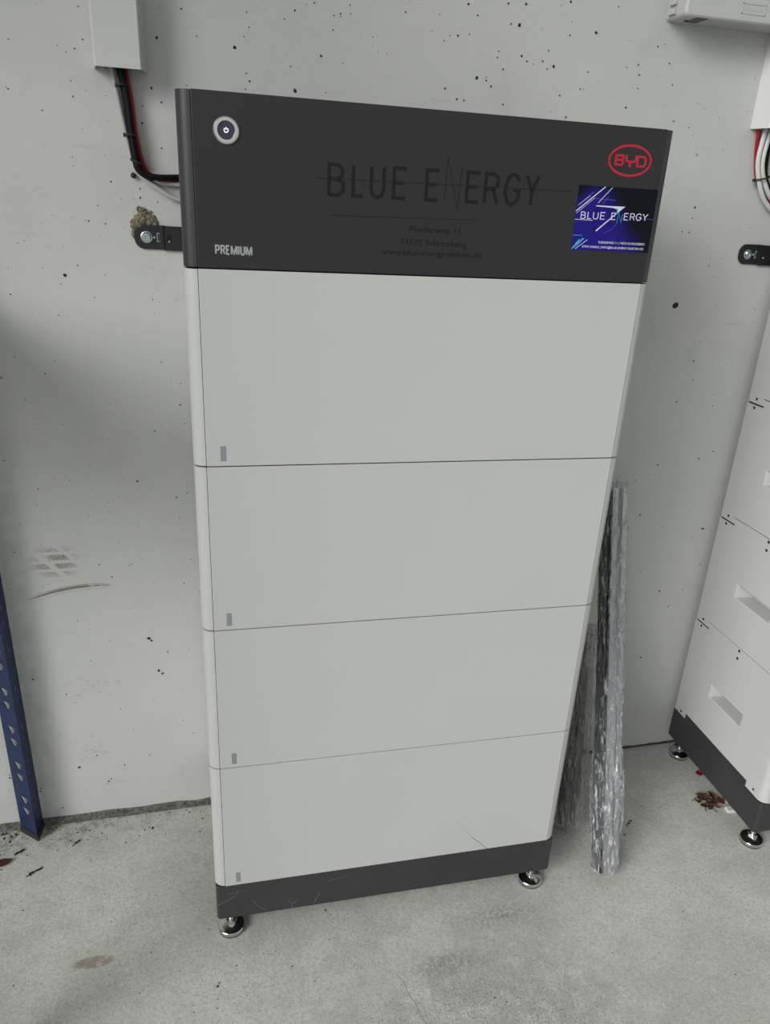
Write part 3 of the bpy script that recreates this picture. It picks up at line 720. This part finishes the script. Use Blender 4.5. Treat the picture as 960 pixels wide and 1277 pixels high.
# ------------------------------------------------------------------ trunking, cables, brackets, junction box
def trunking(name, x0, x1, xf0, xf1, z0, z1, d, m, label):
    t = empty(name, ((x0 + x1) / 2, YW, z0)); ox, oz = (x0 + x1) / 2, z0
    bm = BM()     # wall tray: back and two low lips
    box(bm, x0 - ox, x1 - ox, -.0015, 0, 0, z1 - oz); box(bm, x0 + .003 - ox, x0 + .0042 - ox, -.016, -.0015, 0, z1 - oz); box(bm, x1 - .0042 - ox, x1 - .003 - ox, -.016, -.0015, 0, z1 - oz)
    box(bm, x0 + .008 - ox, x0 + .014 - ox, -.014, -.0015, -.001, .002)
    obj('trunking_tray', bm, m, t)
    bm = BM()     # lid: hollow U with slightly leaning sides
    a = [(x0 - ox, -.0016), (xf0 - ox, -d + .0015), (xf0 + .0015 - ox, -d), (xf1 - .0015 - ox, -d), (xf1 - ox, -d + .0015), (x1 - ox, -.0016)]
    b = [(a[0][0] + .0014, -.0016), (a[1][0] + .0014, -d + .003), (a[2][0] + .0006, -d + .0016), (a[3][0] - .0006, -d + .0016), (a[4][0] - .0014, -d + .003), (a[5][0] - .0014, -.0016)]
    prism_z(bm, a + b[::-1], -.001, z1 - oz)
    obj('trunking_lid', bm, m, t)
    return tag(t, label, 'trunking')
trunking('cable_trunking', -.0955, -.0285, -.0905, -.0335, 1.2655, 2.2, .040, M['duct'], 'pale plastic cable trunking coming down the wall at the top left')
trunking('cable_trunking', .9020, .9690, .9070, .9640, 1.2600, 1.3930, .040, M['duct_b'], 'bright white cable trunking below the grey junction box')

def cable(name, pts, r, m, label, group=None, cat='cable'):
    o = obj(name, (lambda b: (tube(b, smooth_path(pts), r), b)[1])(BM()), m, smooth=True)
    tag(o, label, cat, group); return o
def run(zs, y, top=None): return [(x, y + dy, z) for x, z, dy in zs]
Y = YW
cable('cable', [(-.0640, Y - .018, 1.33), (-.0632, Y - .016, 1.2784), (-.0600, Y - .015, 1.2642), (-.0556, Y - .014, 1.2303), (-.0532, Y - .014, 1.1876), (-.0500, Y - .014, 1.1584), (-.0465, Y - .014, 1.1462), (-.0378, Y - .014, 1.1403), (-.0204, Y - .014, 1.1384), (.0060, Y - .010, 1.1398), (.05, Y - .010, 1.1398)], .0042, M['cab_black'], 'thick black cable of the bundle below the left trunking')
cable('cable', [(-.0680, Y - .011, 1.33), (-.0672, Y - .009, 1.2784), (-.0635, Y - .0075, 1.2642), (-.0590, Y - .0065, 1.2303), (-.0562, Y - .006, 1.1876), (-.0530, Y - .006, 1.1584), (-.0492, Y - .0062, 1.1462), (-.0390, Y - .0062, 1.1385), (-.0204, Y - .0062, 1.1372), (.0060, Y - .006, 1.1375), (.05, Y - .006, 1.137)], .0036, M['cab_black'], 'rear black cable of the bundle below the left trunking')
cable('cable', [(-.0560, Y - .010, 1.33), (-.0578, Y - .010, 1.2790), (-.0560, Y - .0095, 1.2647), (-.0512, Y - .0085, 1.2308), (-.0492, Y - .0085, 1.1928), (-.0440, Y - .0085, 1.1608), (-.0395, Y - .0078, 1.1487), (-.0330, Y - .0062, 1.1400), (-.0205, Y - .0062, 1.1356), (.006, Y - .0055, 1.1360), (.05, Y - .005, 1.1360)], .0030, M['cab_red'], 'red cable running beside the black one below the left trunking')
cable('cable', [(-.0760, Y - .010, 1.33), (-.0750, Y - .009, 1.2779), (-.0722, Y - .0075, 1.2636), (-.0682, Y - .005, 1.2298), (-.0625, Y - .004, 1.1921), (-.0560, Y - .004, 1.1563), (-.0450, Y - .005, 1.1385), (-.0245, Y - .007, 1.1240), (.0030, Y - .008, 1.1112), (.05, Y - .008, 1.1080)], .0034, M['cab_grey'], 'grey conduit sagging lowest from the left cable bundle')
cable('cable', [(-.0505, Y - .004, 1.1620), (-.0470, Y - .004, 1.1500), (-.0373, Y - .0045, 1.1412), (-.0209, Y - .0055, 1.1325), (.0040, Y - .0065, 1.1308), (.05, Y - .0065, 1.1300)], .0031, M['cab_grey'], 'grey conduit just under the black cable bend')
cable('cable', [(-.0470, Y - .0035, 1.1640), (-.0420, Y - .0035, 1.1520), (-.0330, Y - .0035, 1.1450), (-.0150, Y - .0035, 1.1432), (.0040, Y - .0035, 1.1425), (.05, Y - .0035, 1.1430)], .0026, M['cab_grey'], 'thin grey cable just above the black cable bend')
def cable_tie(cx, cz, ang, rx, ry, label, tail=None, yc=None):
    bm = BM(); mx = Matrix.Translation((cx, yc or (Y - .0105), cz)) @ Matrix.Rotation(ang, 4, 'Y')
    pts = [mx @ Vector((rx * math.cos(a), ry * math.sin(a), 0)) for a in [2 * PI * i / 20 for i in range(20)]]
    tube(bm, pts, .0014, 6, closed=True)
    box(bm, -rx - .0025, -rx + .001, -.003, .002, -.0020, .0020, mx=mx)
    if tail: tube(bm, smooth_path([mx @ Vector((-rx, -.001, 0))] + [mx @ Vector(q) for q in tail], 3), .0010, 6)
    o = obj('cable_tie', bm, M['rubber'], smooth=True); return tag(o, label, 'cable tie')
cable_tie(-.0605, 1.2480, -.12, .0072, .0105, 'topmost black cable tie, just below the left trunking', [(-.010, -.002, -.0012)])
cable_tie(-.0552, 1.1890, .05, .0070, .0105, 'middle black cable tie of the left cable bundle', [(-.0090, -.001, -.003)])
cable_tie(-.0485, 1.1560, .4, .0078, .0105, 'lowest black cable tie, at the bend of the left cable bundle')
bm = BM(); bmesh.ops.create_icosphere(bm, subdivisions=2, radius=.0038, matrix=Matrix.Translation((-.0565, Y - .0035, 1.1395)))
tag(obj('cable_tie_end', bm, M['rubber'], smooth=True), 'short black cut tie end below the bend of the left cables', 'cable tie')

cable('cable', [(.9200, Y - .018, 1.33), (.9205, Y - .014, 1.2723), (.9222, Y - .012, 1.2550), (.9203, Y - .012, 1.2198), (.9254, Y - .012, 1.1962), (.9385, Y - .012, 1.1690), (.9573, Y - .010, 1.1488), (.9854, Y - .010, 1.1337), (1.03, Y - .009, 1.128)], .0038, M['cab_white'], 'outermost pale cable curving out of the right trunking')
cable('cable', [(.9310, Y - .018, 1.33), (.9310, Y - .014, 1.2728), (.9320, Y - .012, 1.2556), (.9290, Y - .012, 1.2202), (.9338, Y - .012, 1.1966), (.9470, Y - .012, 1.1745), (.9650, Y - .010, 1.1568), (.9895, Y - .010, 1.1430), (1.03, Y - .009, 1.139)], .0038, M['cab_white'], 'second pale cable curving out of the right trunking, inside the outermost one')
cable('cable', [(.9140, Y - .007, 1.33), (.9145, Y - .007, 1.2719), (.9150, Y - .006, 1.2548), (.9165, Y - .0055, 1.2398), (.9215, Y - .004, 1.2180), (.928, Y - .004, 1.195), (.942, Y - .004, 1.172), (.97, Y - .004, 1.15), (1.03, Y - .004, 1.146)], .0030, M['cab_red'], 'red cable behind the pale ones below the right trunking')
cable('cable', [(.9400, Y - .010, 1.33), (.9400, Y - .008, 1.2732), (.9410, Y - .007, 1.2502), (.9400, Y - .007, 1.2207), (.9435, Y - .007, 1.1970), (.9535, Y - .007, 1.1780), (.9740, Y - .007, 1.1640), (1.03, Y - .006, 1.155)], .0034, M['cab_black'], 'black cable at the right photo edge below the right trunking')
cable_tie(.9370, 1.1880, -.25, .0145, .0095, 'thin black cable tie around the pale cables at the right photo edge', yc=Y - .0105)

def rounded_left(x0, x1, z0, z1):
    r = (z1 - z0) / 2 * .82; pts = []
    for d in range(90, 181, 15): pts.append((x0 + r + r * math.cos(math.radians(d)), z1 - r + r * math.sin(math.radians(d))))
    for d in range(180, 271, 15): pts.append((x0 + r + r * math.cos(math.radians(d)), z0 + r + r * math.sin(math.radians(d))))
    return pts + [(x1, z0), (x1, z1)]
def bracket(x, z, label):
    t = empty('wall_bracket', (x, YW, z)); hh = .0163
    bm = BM(); prism(bm, rounded_left(-.0168, .0262, -hh, hh), -.0030, 0); obj('wall_plate', bm, M['pblack'], t, bevel=.0004)
    bm = BM(); prism(bm, [(.0190, -hh + .001), (.0235, -hh), (.0235, hh), (.0190, hh - .001)], -.0062, -.0030); prism(bm, [(.0235, -hh - .001), (.060, -hh - .0015), (.060, hh - .001), (.0235, hh - .0005)], -.0045, -.0022)
    obj('tower_strap', bm, M['pblack'], t, bevel=.0004)
    bm = BM(); mx = Matrix.Translation((0, 0, 0))
    lathe(bm, [(.0080, .003), (.0080, .0042), (.0074, .0046), (.0068, .0046)], c=(0, 0, .0), n=28, axis='Y')
    lathe(bm, [(.0066, .0040), (.0064, .0062), (.0050, .0078), (.0026, .0080), (.0022, .0058)], n=28, axis='Y')
    obj('screw', bm, M['zinc'], t, smooth=True)
    bm = BM(); prism(bm, [(.0140, -.0060), (.0178, -.0060), (.0178, .0060), (.0140, .0060)], -.0034, -.0028)
    obj('slot', bm, M['silver'], t)
    bm = BM(); prism(bm, [(.0142 + .0009, -.0048), (.0172, -.0048), (.0172, .0048), (.0151, .0048)], -.0037, -.0033); prism(bm, [(.0270, -.004), (.0330, -.005), (.0335, .0045), (.0275, .004)], -.0049, -.0044)
    obj('slot_hole', bm, M['hole'], t)
    bm = BM(); bmesh.ops.create_icosphere(bm, subdivisions=2, radius=.0019, matrix=Matrix.Translation((.0105, -.0035, -.0003))); bmesh.ops.create_icosphere(bm, subdivisions=2, radius=.0016, matrix=Matrix.Translation((.0310, -.0050, -.0050)))
    obj('plaster_speck', bm, M['silver'], t, smooth=True)
    return tag(t, label, 'bracket')
bracket(-.0448, 1.0597, 'black steel wall bracket left of the control unit, crumbled plaster above it')
bracket(.9470, 1.0683, 'black steel wall bracket at the right photo edge, below the pale cables')

# crumbled filler bulging out behind the left bracket
bm = BM(); rr = random.Random(4)
lumps = [(-.0610, 1.0735, .0050), (-.0605, 1.0790, .0050), (-.0560, 1.0830, .0055), (-.0540, 1.0770, .0060), (-.0505, 1.0880, .0055), (-.0500, 1.0940, .0045), (-.0530, 1.0970, .0030), (-.0450, 1.0900, .0050),
         (-.0470, 1.0820, .0065), (-.0410, 1.0860, .0050), (-.0400, 1.0800, .0060), (-.0350, 1.0840, .0055), (-.0330, 1.0790, .0050), (-.0460, 1.0960, .0030), (-.0390, 1.0925, .0028), (-.0625, 1.0660, .0030), (-.0640, 1.0620, .0020), (-.0620, 1.0590, .0020)]
for x, z, r in lumps:
    ret = bmesh.ops.create_icosphere(bm, subdivisions=3, radius=r, matrix=Matrix.Translation((x, Y, z)) @ Matrix.Diagonal((1, .75, 1, 1)))
    for v in ret['verts']:
        nn = noise.noise_vector(v.co * 330) * .0022 + noise.noise_vector(v.co * 900) * .0008
        v.co += nn
        v.co.y = min(v.co.y, Y)
o = tag(obj('crumbled_filler', bm, M['foam'], smooth=True), 'crumbly beige filler lump bulging out above the left black bracket', 'filler')

# junction box above the right-hand tower
t = empty('junction_box', (.7175, YW, 1.3896))
def rbox_xz(x0, x1, z0, z1, r, n=5):
    P = []
    for cx, cz, a0 in ((x1 - r, z1 - r, 0), (x0 + r, z1 - r, 90), (x0 + r, z0 + r, 180), (x1 - r, z0 + r, 270)):
        for i in range(n + 1):
            a = math.radians(a0 + 90 * i / n); P.append((cx + r * math.cos(a), cz + r * math.sin(a)))
    return P
bm = BM(); prism(bm, rbox_xz(.0016, .253, .0008, .20, .006), -.030, 0)
obj('box_body', bm, M['box'], t, bevel=.001, smooth=True)
bm = BM(); prism(bm, rbox_xz(0, .2546, -.0006, .2010, .007), -.0560, -.0305); lid = obj('box_lid', bm, M['box'], t, bevel=.0035, smooth=True)
bm = BM()     # embossed name plate frame on the lid
for a in ((.0900, .1290, .0105, .0117), (.0900, .1290, .0230, .0242), (.0900, .0912, .0105, .0242), (.1278, .1290, .0105, .0242)): box(bm, a[0], a[1], -.0568, -.0558, a[2], a[3])
for i in range(8): box(bm, .0945 + i * .0040, .0965 + i * .0040, -.0565, -.0558, .0150, .0195)
obj('raised_plate', bm, M['box'], lid)
bm = BM()     # recessed grips in the underside, dark
for a, b in ((.020, .040), (.190, .212)): prism(bm, [(a, -.0010), (b, -.0010), (b - .003, .0016), (a + .002, .0016)], -.0535, -.0200)
obj('grip_recess', bm, M['inner'], t)
bm = BM()     # hinge lugs along the left side
for z0_ in (.006, .018, .030, .060, .09): box(bm, -.0032, .0020, -.028, -.012, z0_, z0_ + .007)
obj('hinge_lug', bm, M['box'], t, bevel=.001)
tag(t, 'grey plastic junction box at the top right corner', 'junction box')

# ------------------------------------------------------------------ blue perforated shelving rack
def flange(bm, L, H, sc_, zs, wt, wb, hh):
    """perforated strip in the (s, z) plane"""
    cuts = [0.0]
    for z in zs: cuts += [z - hh / 2 - .003, z + hh / 2 + .003]
    cuts.append(H)
    out = []
    def quad(*p): out.append(p)
    for i in range(0, len(cuts), 2): quad((0, cuts[i]), (L, cuts[i]), (L, cuts[i + 1]), (0, cuts[i + 1]))
    for z in zs:
        za, zb = z - hh / 2 - .003, z + hh / 2 + .003
        hole = [(sc_ + wb / 2, z - hh / 2), (sc_ + wt * .36, z), (sc_ + wt / 2, z + hh * .3), (sc_ + wt * .38, z + hh / 2), (sc_ - wt * .38, z + hh / 2), (sc_ - wt / 2, z + hh * .3), (sc_ - wt * .36, z), (sc_ - wb / 2, z - hh / 2)]
        rim = [(L, za), (L, z), (L, z + hh * .3), (L, zb), (0, zb), (0, z + hh * .3), (0, z), (0, za)]
        for k in range(8): quad(rim[k], rim[(k + 1) % 8], hole[(k + 1) % 8], hole[k])
    return out
def make_post(H=1.85):
    A = Vector((-.0325, .0285, 0)); B = Vector((.0045, .0360, 0))
    zs = []
    k = 0
    while .060 + k * .079 + .03 < H - .02:
        zs += [.060 + k * .079, .087 + k * .079]; k += 1
    bm = BM(); cache = {}
    for D, sc_, wt in ((A, .0185, .0185), (B, .020, .010)):
        Ln = D.length; d = D.normalized()
        for qd in flange(bm, Ln, H, sc_, zs, wt, wt * .3, .0155):
            vs = []
            for s, z in qd:
                p = d * s + Vector((0, 0, z)); key = (round(p.x, 5), round(p.y, 5), round(z, 5))
                if key not in cache: cache[key] = bm.verts.new(p)
                vs.append(cache[key])
            try: bm.faces.new(vs)
            except ValueError: pass
    bmesh.ops.recalc_face_normals(bm, faces=bm.faces)
    bmesh.ops.solidify(bm, geom=bm.faces[:], thickness=.0014)
    return bm
rack = empty('shelving_rack', (-.314, .277, 0))
p0 = obj('post', make_post(), M['blue'], rack)
p1 = p0.copy(); C.objects.link(p1); p1.location = (0, -.40, 0); p1.scale = (1, -1, 1)
p2 = p0.copy(); C.objects.link(p2); p2.location = (-.95, 0, 0); p2.scale = (-1, 1, 1)
p3 = p0.copy(); C.objects.link(p3); p3.location = (-.95, -.40, 0); p3.scale = (-1, -1, 1)
for i, (px, py, sx_, sy_) in enumerate(((0, 0, 1, 1), (0, -.40, 1, -1), (-.95, 0, -1, 1), (-.95, -.40, -1, -1))):
    bm = BM(); A = Vector((-.0345, .0300)); B = Vector((.0055, .0375))
    poly = [(.0015, -.0030), (B.x + .001, B.y), (B.x - .004, B.y), (-.001, .004), (A.x + .003, A.y + .003), (A.x, A.y - .001)]
    prism_z(bm, [(px + sx_ * a, py + sy_ * b) for a, b in poly], 0, .014); obj('foot_cap', bm, M['rubber'], rack)
for zb in (.975, 1.80):
    bm = BM(); box(bm, -.945, -.012, -.385, .020, zb, zb + .016); obj('shelf_board', bm, M['board'], rack)
    bm = BM()
    box(bm, -.945, -.010, -.393, -.387, zb - .035, zb + .020); box(bm, -.945, -.010, .0215, .0265, zb - .035, zb + .020); box(bm, -.010, -.006, -.388, .022, zb - .035, zb + .020); box(bm, -.949, -.945, -.388, .022, zb - .035, zb + .020)
    obj('beam', bm, M['blue'], rack)
tag(rack, 'blue perforated steel shelving post standing in the bottom left corner', 'shelf rack')

# ------------------------------------------------------------------ wrapped mounting rails leaning on the wall
def leaning(base, top):
    base, top = Vector(base), Vector(top); w = (top - base).normalized()
    u = Vector((1, 0, 0)); u = (u - w * u.dot(w)).normalized(); v = w.cross(u)      # v points to the back
    m = Matrix((u, v, w)).transposed().to_4x4(); return base, m, (top - base).length
def rail(bm, cx, cy, s, L, ang, z0=0.0, groove=True):
    """square mounting rail with an open groove on its faces"""
    h = s / 2; g_ = s * .17; k = s * .22; P = []
    for q in range(4):
        a = q * PI / 2
        for x, y in ((-h, -h), (-g_, -h), (-g_, -h + k), (g_, -h + k), (g_, -h)):
            P.append((x * math.cos(a) - y * math.sin(a), x * math.sin(a) + y * math.cos(a)))
    if not groove: P = [(-h, -h), (h, -h), (h, h), (-h, h)]
    c, s_ = math.cos(ang), math.sin(ang)
    prism_z(bm, [(cx + x * c - y * s_, cy + x * s_ + y * c) for x, y in P], z0, L)
def film(parent, rx, ry, L, m, cx, cy, bulges, seed, amp, box_=.55):
    bm = BM(); nu, nv = 72, 220; rings = []
    for j in range(nv + 1):
        z = L * j / nv; k = 1.0
        for bz, bw, bk in bulges: k += bk * math.exp(-((z - bz) / bw) ** 2)
        ring = []
        for i in range(nu):
            a = 2 * PI * i / nu
            # boxy section that hugs the rails
            ca, sa = math.cos(a), math.sin(a); sq = (abs(ca) ** 4 + abs(sa) ** 4) ** -.25
            sq = box_ * sq + 1 - box_
            p = Vector((ca * 3, sa * 3, z * 26 + a * 1.2 + seed))
            rdg = abs(noise.noise(p)) * 1.0 + .5 * abs(noise.noise(p * 2.6)) + .22 * abs(noise.noise(p * 6))
            q = k * (1 + amp * (rdg - .35))
            ring.append(bm.verts.new((cx + rx * ca * sq * q, cy + ry * sa * sq * q, z + .002)))
        rings.append(ring)
    for a, b in zip(rings, rings[1:]):
        for i in range(nu): bm.faces.new((a[i], a[(i + 1) % nu], b[(i + 1) % nu], b[i]))
    return obj('plastic_film', bm, m, parent, smooth=False)
b_, m_, L_ = leaning((.6960, .004, .009), (.7490, .282, .655))
t = empty('rail_bundle'); t.matrix_world = Matrix.Translation(b_) @ m_
ra = PI / 4 - .68
bm = BM(); rail(bm, .0035, .0, .0320, L_, ra); obj('rail', bm, M['alu'], t)
bm = BM()     # dark slab added over the left face of the aluminium rail to darken that side
h_ = .0160
P_ = []
for a, b in ((.001, .0004), (.001, .0045), (.010, .0045), (.010, .0020), (.020, .0020), (.020, .0045), (.031, .0045), (.031, .0004)):
    lx_, ly_ = -h_ - b, -h_ + a
    P_.append((.0035 + lx_ * math.cos(ra) - ly_ * math.sin(ra), lx_ * math.sin(ra) + ly_ * math.cos(ra)))
prism_z(bm, P_, .004, L_ - .006); obj('rail', bm, M['darksteel'], t)['label'] = 'added dark slab over the left face of the rail'
film(t, .0245, .0240, L_ + .012, M['film'], .0025, .0, [(.0, .03, -.06), (.15, .05, .26), (.09, .02, .08), (.62, .2, -.05)], 1.3, .24, .0)
tag(t, 'tall bundle of aluminium rails wrapped in clear film leaning on the wall', 'rails')
b_, m_, L_ = leaning((.6790, .118, .012), (.7300, .276, .360))
t = empty('rail_bundle'); t.matrix_world = Matrix.Translation(b_) @ m_
bm = BM(); rail(bm, -.006, 0, .024, L_, .2); obj('rail', bm, M['darksteel'], t)
bm = BM(); rail(bm, .012, .003, .012, L_ * .8, .1, .05, False); obj('rail', bm, M['darksteel'], t)
bm = BM(); tube(bm, [(.0215 + .0065 * math.cos(a), -.013, .062 + .0075 * math.sin(a)) for a in [2 * PI * i / 18 for i in range(18)]], .0016, 8, closed=True)
obj('ring_screw', bm, M['chrome'], t, smooth=True)
bm = BM(); box(bm, -.016, .018, -.0165, -.006, .14, .152); obj('clamp', bm, M['rubber'], t)
film(t, .0265, .021, L_ + .008, M['film_dull'], .001, .001, [(.02, .05, .15), (.16, .06, .12)], 8.1, .28)
tag(t, 'short grey film-wrapped bundle half hidden between the front tower and the taller bundle', 'rails')

# ------------------------------------------------------------------ litter on the floor
CRUMBS = [(-0.111, 0.269, 4.5), (-0.117, 0.272, 3.0), (-0.246, 0.259, 3.6), (-0.25, 0.252, 2.9), (-0.24, 0.262, 2.9), (-0.314, 0.199, 5.5), (-0.318, 0.196, 3.4), (-0.309, 0.203, 2.8), (-0.297, 0.209, 3.5), (-0.3, 0.206, 2.5), (0.031, -0.046, 2.3), (0.001, -0.075, 3.1), (0.004, -0.07, 2.2), (0.001, -0.096, 1.8), (-0.114, -0.063, 1.9), (-0.162, -0.023, 1.8), (-0.312, 0.124, 2.4), (-0.01, 0.028, 2.1), (0.082, -0.036, 1.5), (0.184, 0.027, 2.7), (0.808, 0.109, 4.9), (0.815, 0.114, 4.0), (0.802, 0.104, 3.6), (0.785, 0.084, 3.5), (0.626, -0.22, 1.8), (0.858, 0.148, 2.7), (0.34, -0.109, 1.8), (-0.338, 0.255, 4.3), (-0.343, 0.253, 3.4), (-0.348, 0.25, 2.8), (-0.363, 0.283, 4.3), (-0.363, 0.295, 4.3), (-0.375, 0.293, 4.3), (-0.356, 0.299, 4.4), (-0.38, 0.304, 4.3), (-0.374, 0.306, 3.6), (-0.364, 0.219, 2.8), (-0.049, 0.305, 2.5), (-0.043, 0.298, 2.8), (-0.022, 0.296, 2.2), (-0.054, 0.293, 2.0), (-0.087, 0.25, 1.9), (-0.215, 0.212, 1.8), (-0.291, 0.275, 2.2), (-0.287, 0.304, 3.0), (-0.28, 0.307, 2.4), (-0.291, 0.295, 1.9)]
bm = BM(); rr = random.Random(11)
def crumb(x, y, r, sq=1.0):
    ret = bmesh.ops.create_icosphere(bm, subdivisions=1, radius=1)
    a = rr.random() * PI
    for v in ret['verts']:
        v.co += noise.noise_vector(v.co * 2 + Vector((x * 90, y * 90, 0))) * .5
        p = Vector((v.co.x * r * 1.25, v.co.y * r * .75, v.co.z * r * .35))
        v.co = Vector((x + p.x * math.cos(a) - p.y * math.sin(a), y + p.x * math.sin(a) + p.y * math.cos(a), max(0, p.z + r * .25)))
for x, y, r in CRUMBS: crumb(x, y, r * .00062)
for i in range(70):
    x = -.42 + .45 * rr.random() ** 1.2; y = YW - .005 - .07 * rr.random() ** 2
    if x > -.01: continue
    crumb(x, y, .0006 + .0014 * rr.random() ** 3)
for i in range(60):
    crumb(-.38 + 1.4 * rr.random(), -.3 + .55 * rr.random(), .0004 + .0006 * rr.random())
o = obj('dirt_crumbs', bm, M['dirt']); o['kind'] = 'stuff'; tag(o, 'dark dirt crumbs scattered over the concrete floor', 'dirt')

def leaf_mesh(bm, c, L, W, a, curl, tilt, lift):
    n, m2 = 8, 4; V = []
    for i in range(n + 1):
        t_ = i / n; w = W * math.sin(PI * min(1, t_ * .93 + .05)) ** .8; row = []
        for j in range(-m2 // 2, m2 // 2 + 1):
            s = j / (m2 / 2); x = (t_ - .5) * L; y = s * w
            z = lift + curl * (x / L) ** 2 * L * 1.6 + abs(s) ** 1.5 * w * tilt + .0006 * noise.noise(Vector((x * 900, y * 900, a)))
            row.append(bm.verts.new((c[0] + x * math.cos(a) - y * math.sin(a), c[1] + x * math.sin(a) + y * math.cos(a), c[2] + max(0, z))))
        V.append(row)
    for i in range(n):
        for j in range(m2): bm.faces.new((V[i][j], V[i + 1][j], V[i + 1][j + 1], V[i][j + 1]))
bm = BM(); leaf_mesh(bm, (-.3660, .2330, .0004), .034, .009, .12, .25, .15, .001)
bmesh.ops.solidify(bm, geom=bm.faces[:], thickness=.0004)
tag(obj('dry_leaf', bm, M['leaf'], smooth=True), 'single brown dry leaf on the floor at the left photo edge', 'leaf')
def twig(name, pts, r, label):
    rr_ = random.Random(len(label)); bm = BM(); sp_ = smooth_path(pts, 4)
    sp_ = [p + Vector((rr_.uniform(-1, 1), rr_.uniform(-1, 1), 0)) * .0012 for p in sp_]
    tube(bm, sp_, [r * rr_.uniform(.45, 1.5) for _ in sp_], 6); return tag(obj(name, bm, M['twig'], smooth=True), label, 'twig')
twig('twig', [(-.3480, .2500, .0012), (-.3400, .2545, .0020), (-.3340, .2590, .0012)], .0013, 'dark twig on the floor between the brown leaf and the blue post')
twig('twig', [(-.3140, .1980, .0015), (-.3080, .2020, .0024), (-.3000, .2075, .0014), (-.2960, .2100, .0010)], .0015, 'dark twig right of and in front of the brown leaf')
twig('twig', [(-.2500, .2530, .0010), (-.2440, .2580, .0018), (-.2390, .2635, .0010)], .0009, 'small dark twig on the bare floor right of the blue post')

# heap of dry leaves beside the right-hand tower
t = empty('leaf_heap', (1.005, .130, 0)); rr = random.Random(5)
for i in range(44):
    bm = BM(); a = rr.random() * 6.28; d = rr.random() ** .7
    leaf_mesh(bm, (d * .028 * math.cos(a), d * .020 * math.sin(a), .001 + (1 - d) * .010 * rr.random()), .009 + .010 * rr.random(), .0022 + .0028 * rr.random(), rr.random() * 6.28, .5 + rr.random() * 1.2, .6 + rr.random(), .0006)
    obj('leaf', bm, M['leaf'], t, smooth=True)
for i in range(7):
    bm = BM(); a = rr.random() * 6.28; c = Vector((.018 * math.cos(a), .014 * math.sin(a), .004))
    tube(bm, smooth_path([c, c + Vector((.008 * math.cos(a), .008 * math.sin(a), .003)), c + Vector((.018 * math.cos(a + .4), .016 * math.sin(a + .4), -.002))], 3), .0007, 5)
    obj('leaf_stalk', bm, M['twig'], t, smooth=True)
tag(t, 'small heap of dry reddish-brown leaves beside the right-hand tower', 'leaves')

bm = BM(); mx = Matrix.Translation((1.0450, .1005, 0)) @ Matrix.Rotation(-.10, 4, 'Z'); box(bm, -.0180, .030, -.0065, .0065, 0, .007, mx=mx)
tag(obj('white_card_strip', bm, M['white_box'], bevel=.0006), 'white strip lying half under the right-hand plinth, front one of two', 'strip')
bm = BM(); mx = Matrix.Translation((1.0640, .1290, 0)) @ Matrix.Rotation(-.25, 4, 'Z'); box(bm, -.0210, .030, -.011, .011, 0, .009, mx=mx)
tag(obj('white_card_strip', bm, M['white_box'], bevel=.0006), 'white block behind the leaf heap, partly under the right-hand plinth', 'strip')
def seal(x, y, r, label):
    bm = BM(); lathe(bm, [(r * .75, 0), (r, .0012), (r * .95, .0032), (r * .55, .0042), (r * .45, .003)], c=(x, y, 0), n=18)
    tube(bm, smooth_path([(x + r * .7, y, .002), (x + r * 1.5, y + .003, .004), (x + r * 2.3, y + .002, .001)], 4), .0012, 6)
    tag(obj('plastic_cap', bm, M['red_seal'], smooth=True), label, 'cap')
seal(1.0365, .2115, .0075, 'small red plastic cap on the floor midway under the right-hand plinth')
seal(1.0395, .3020, .0080, 'small red plastic cap against the wall behind the rear steel foot')
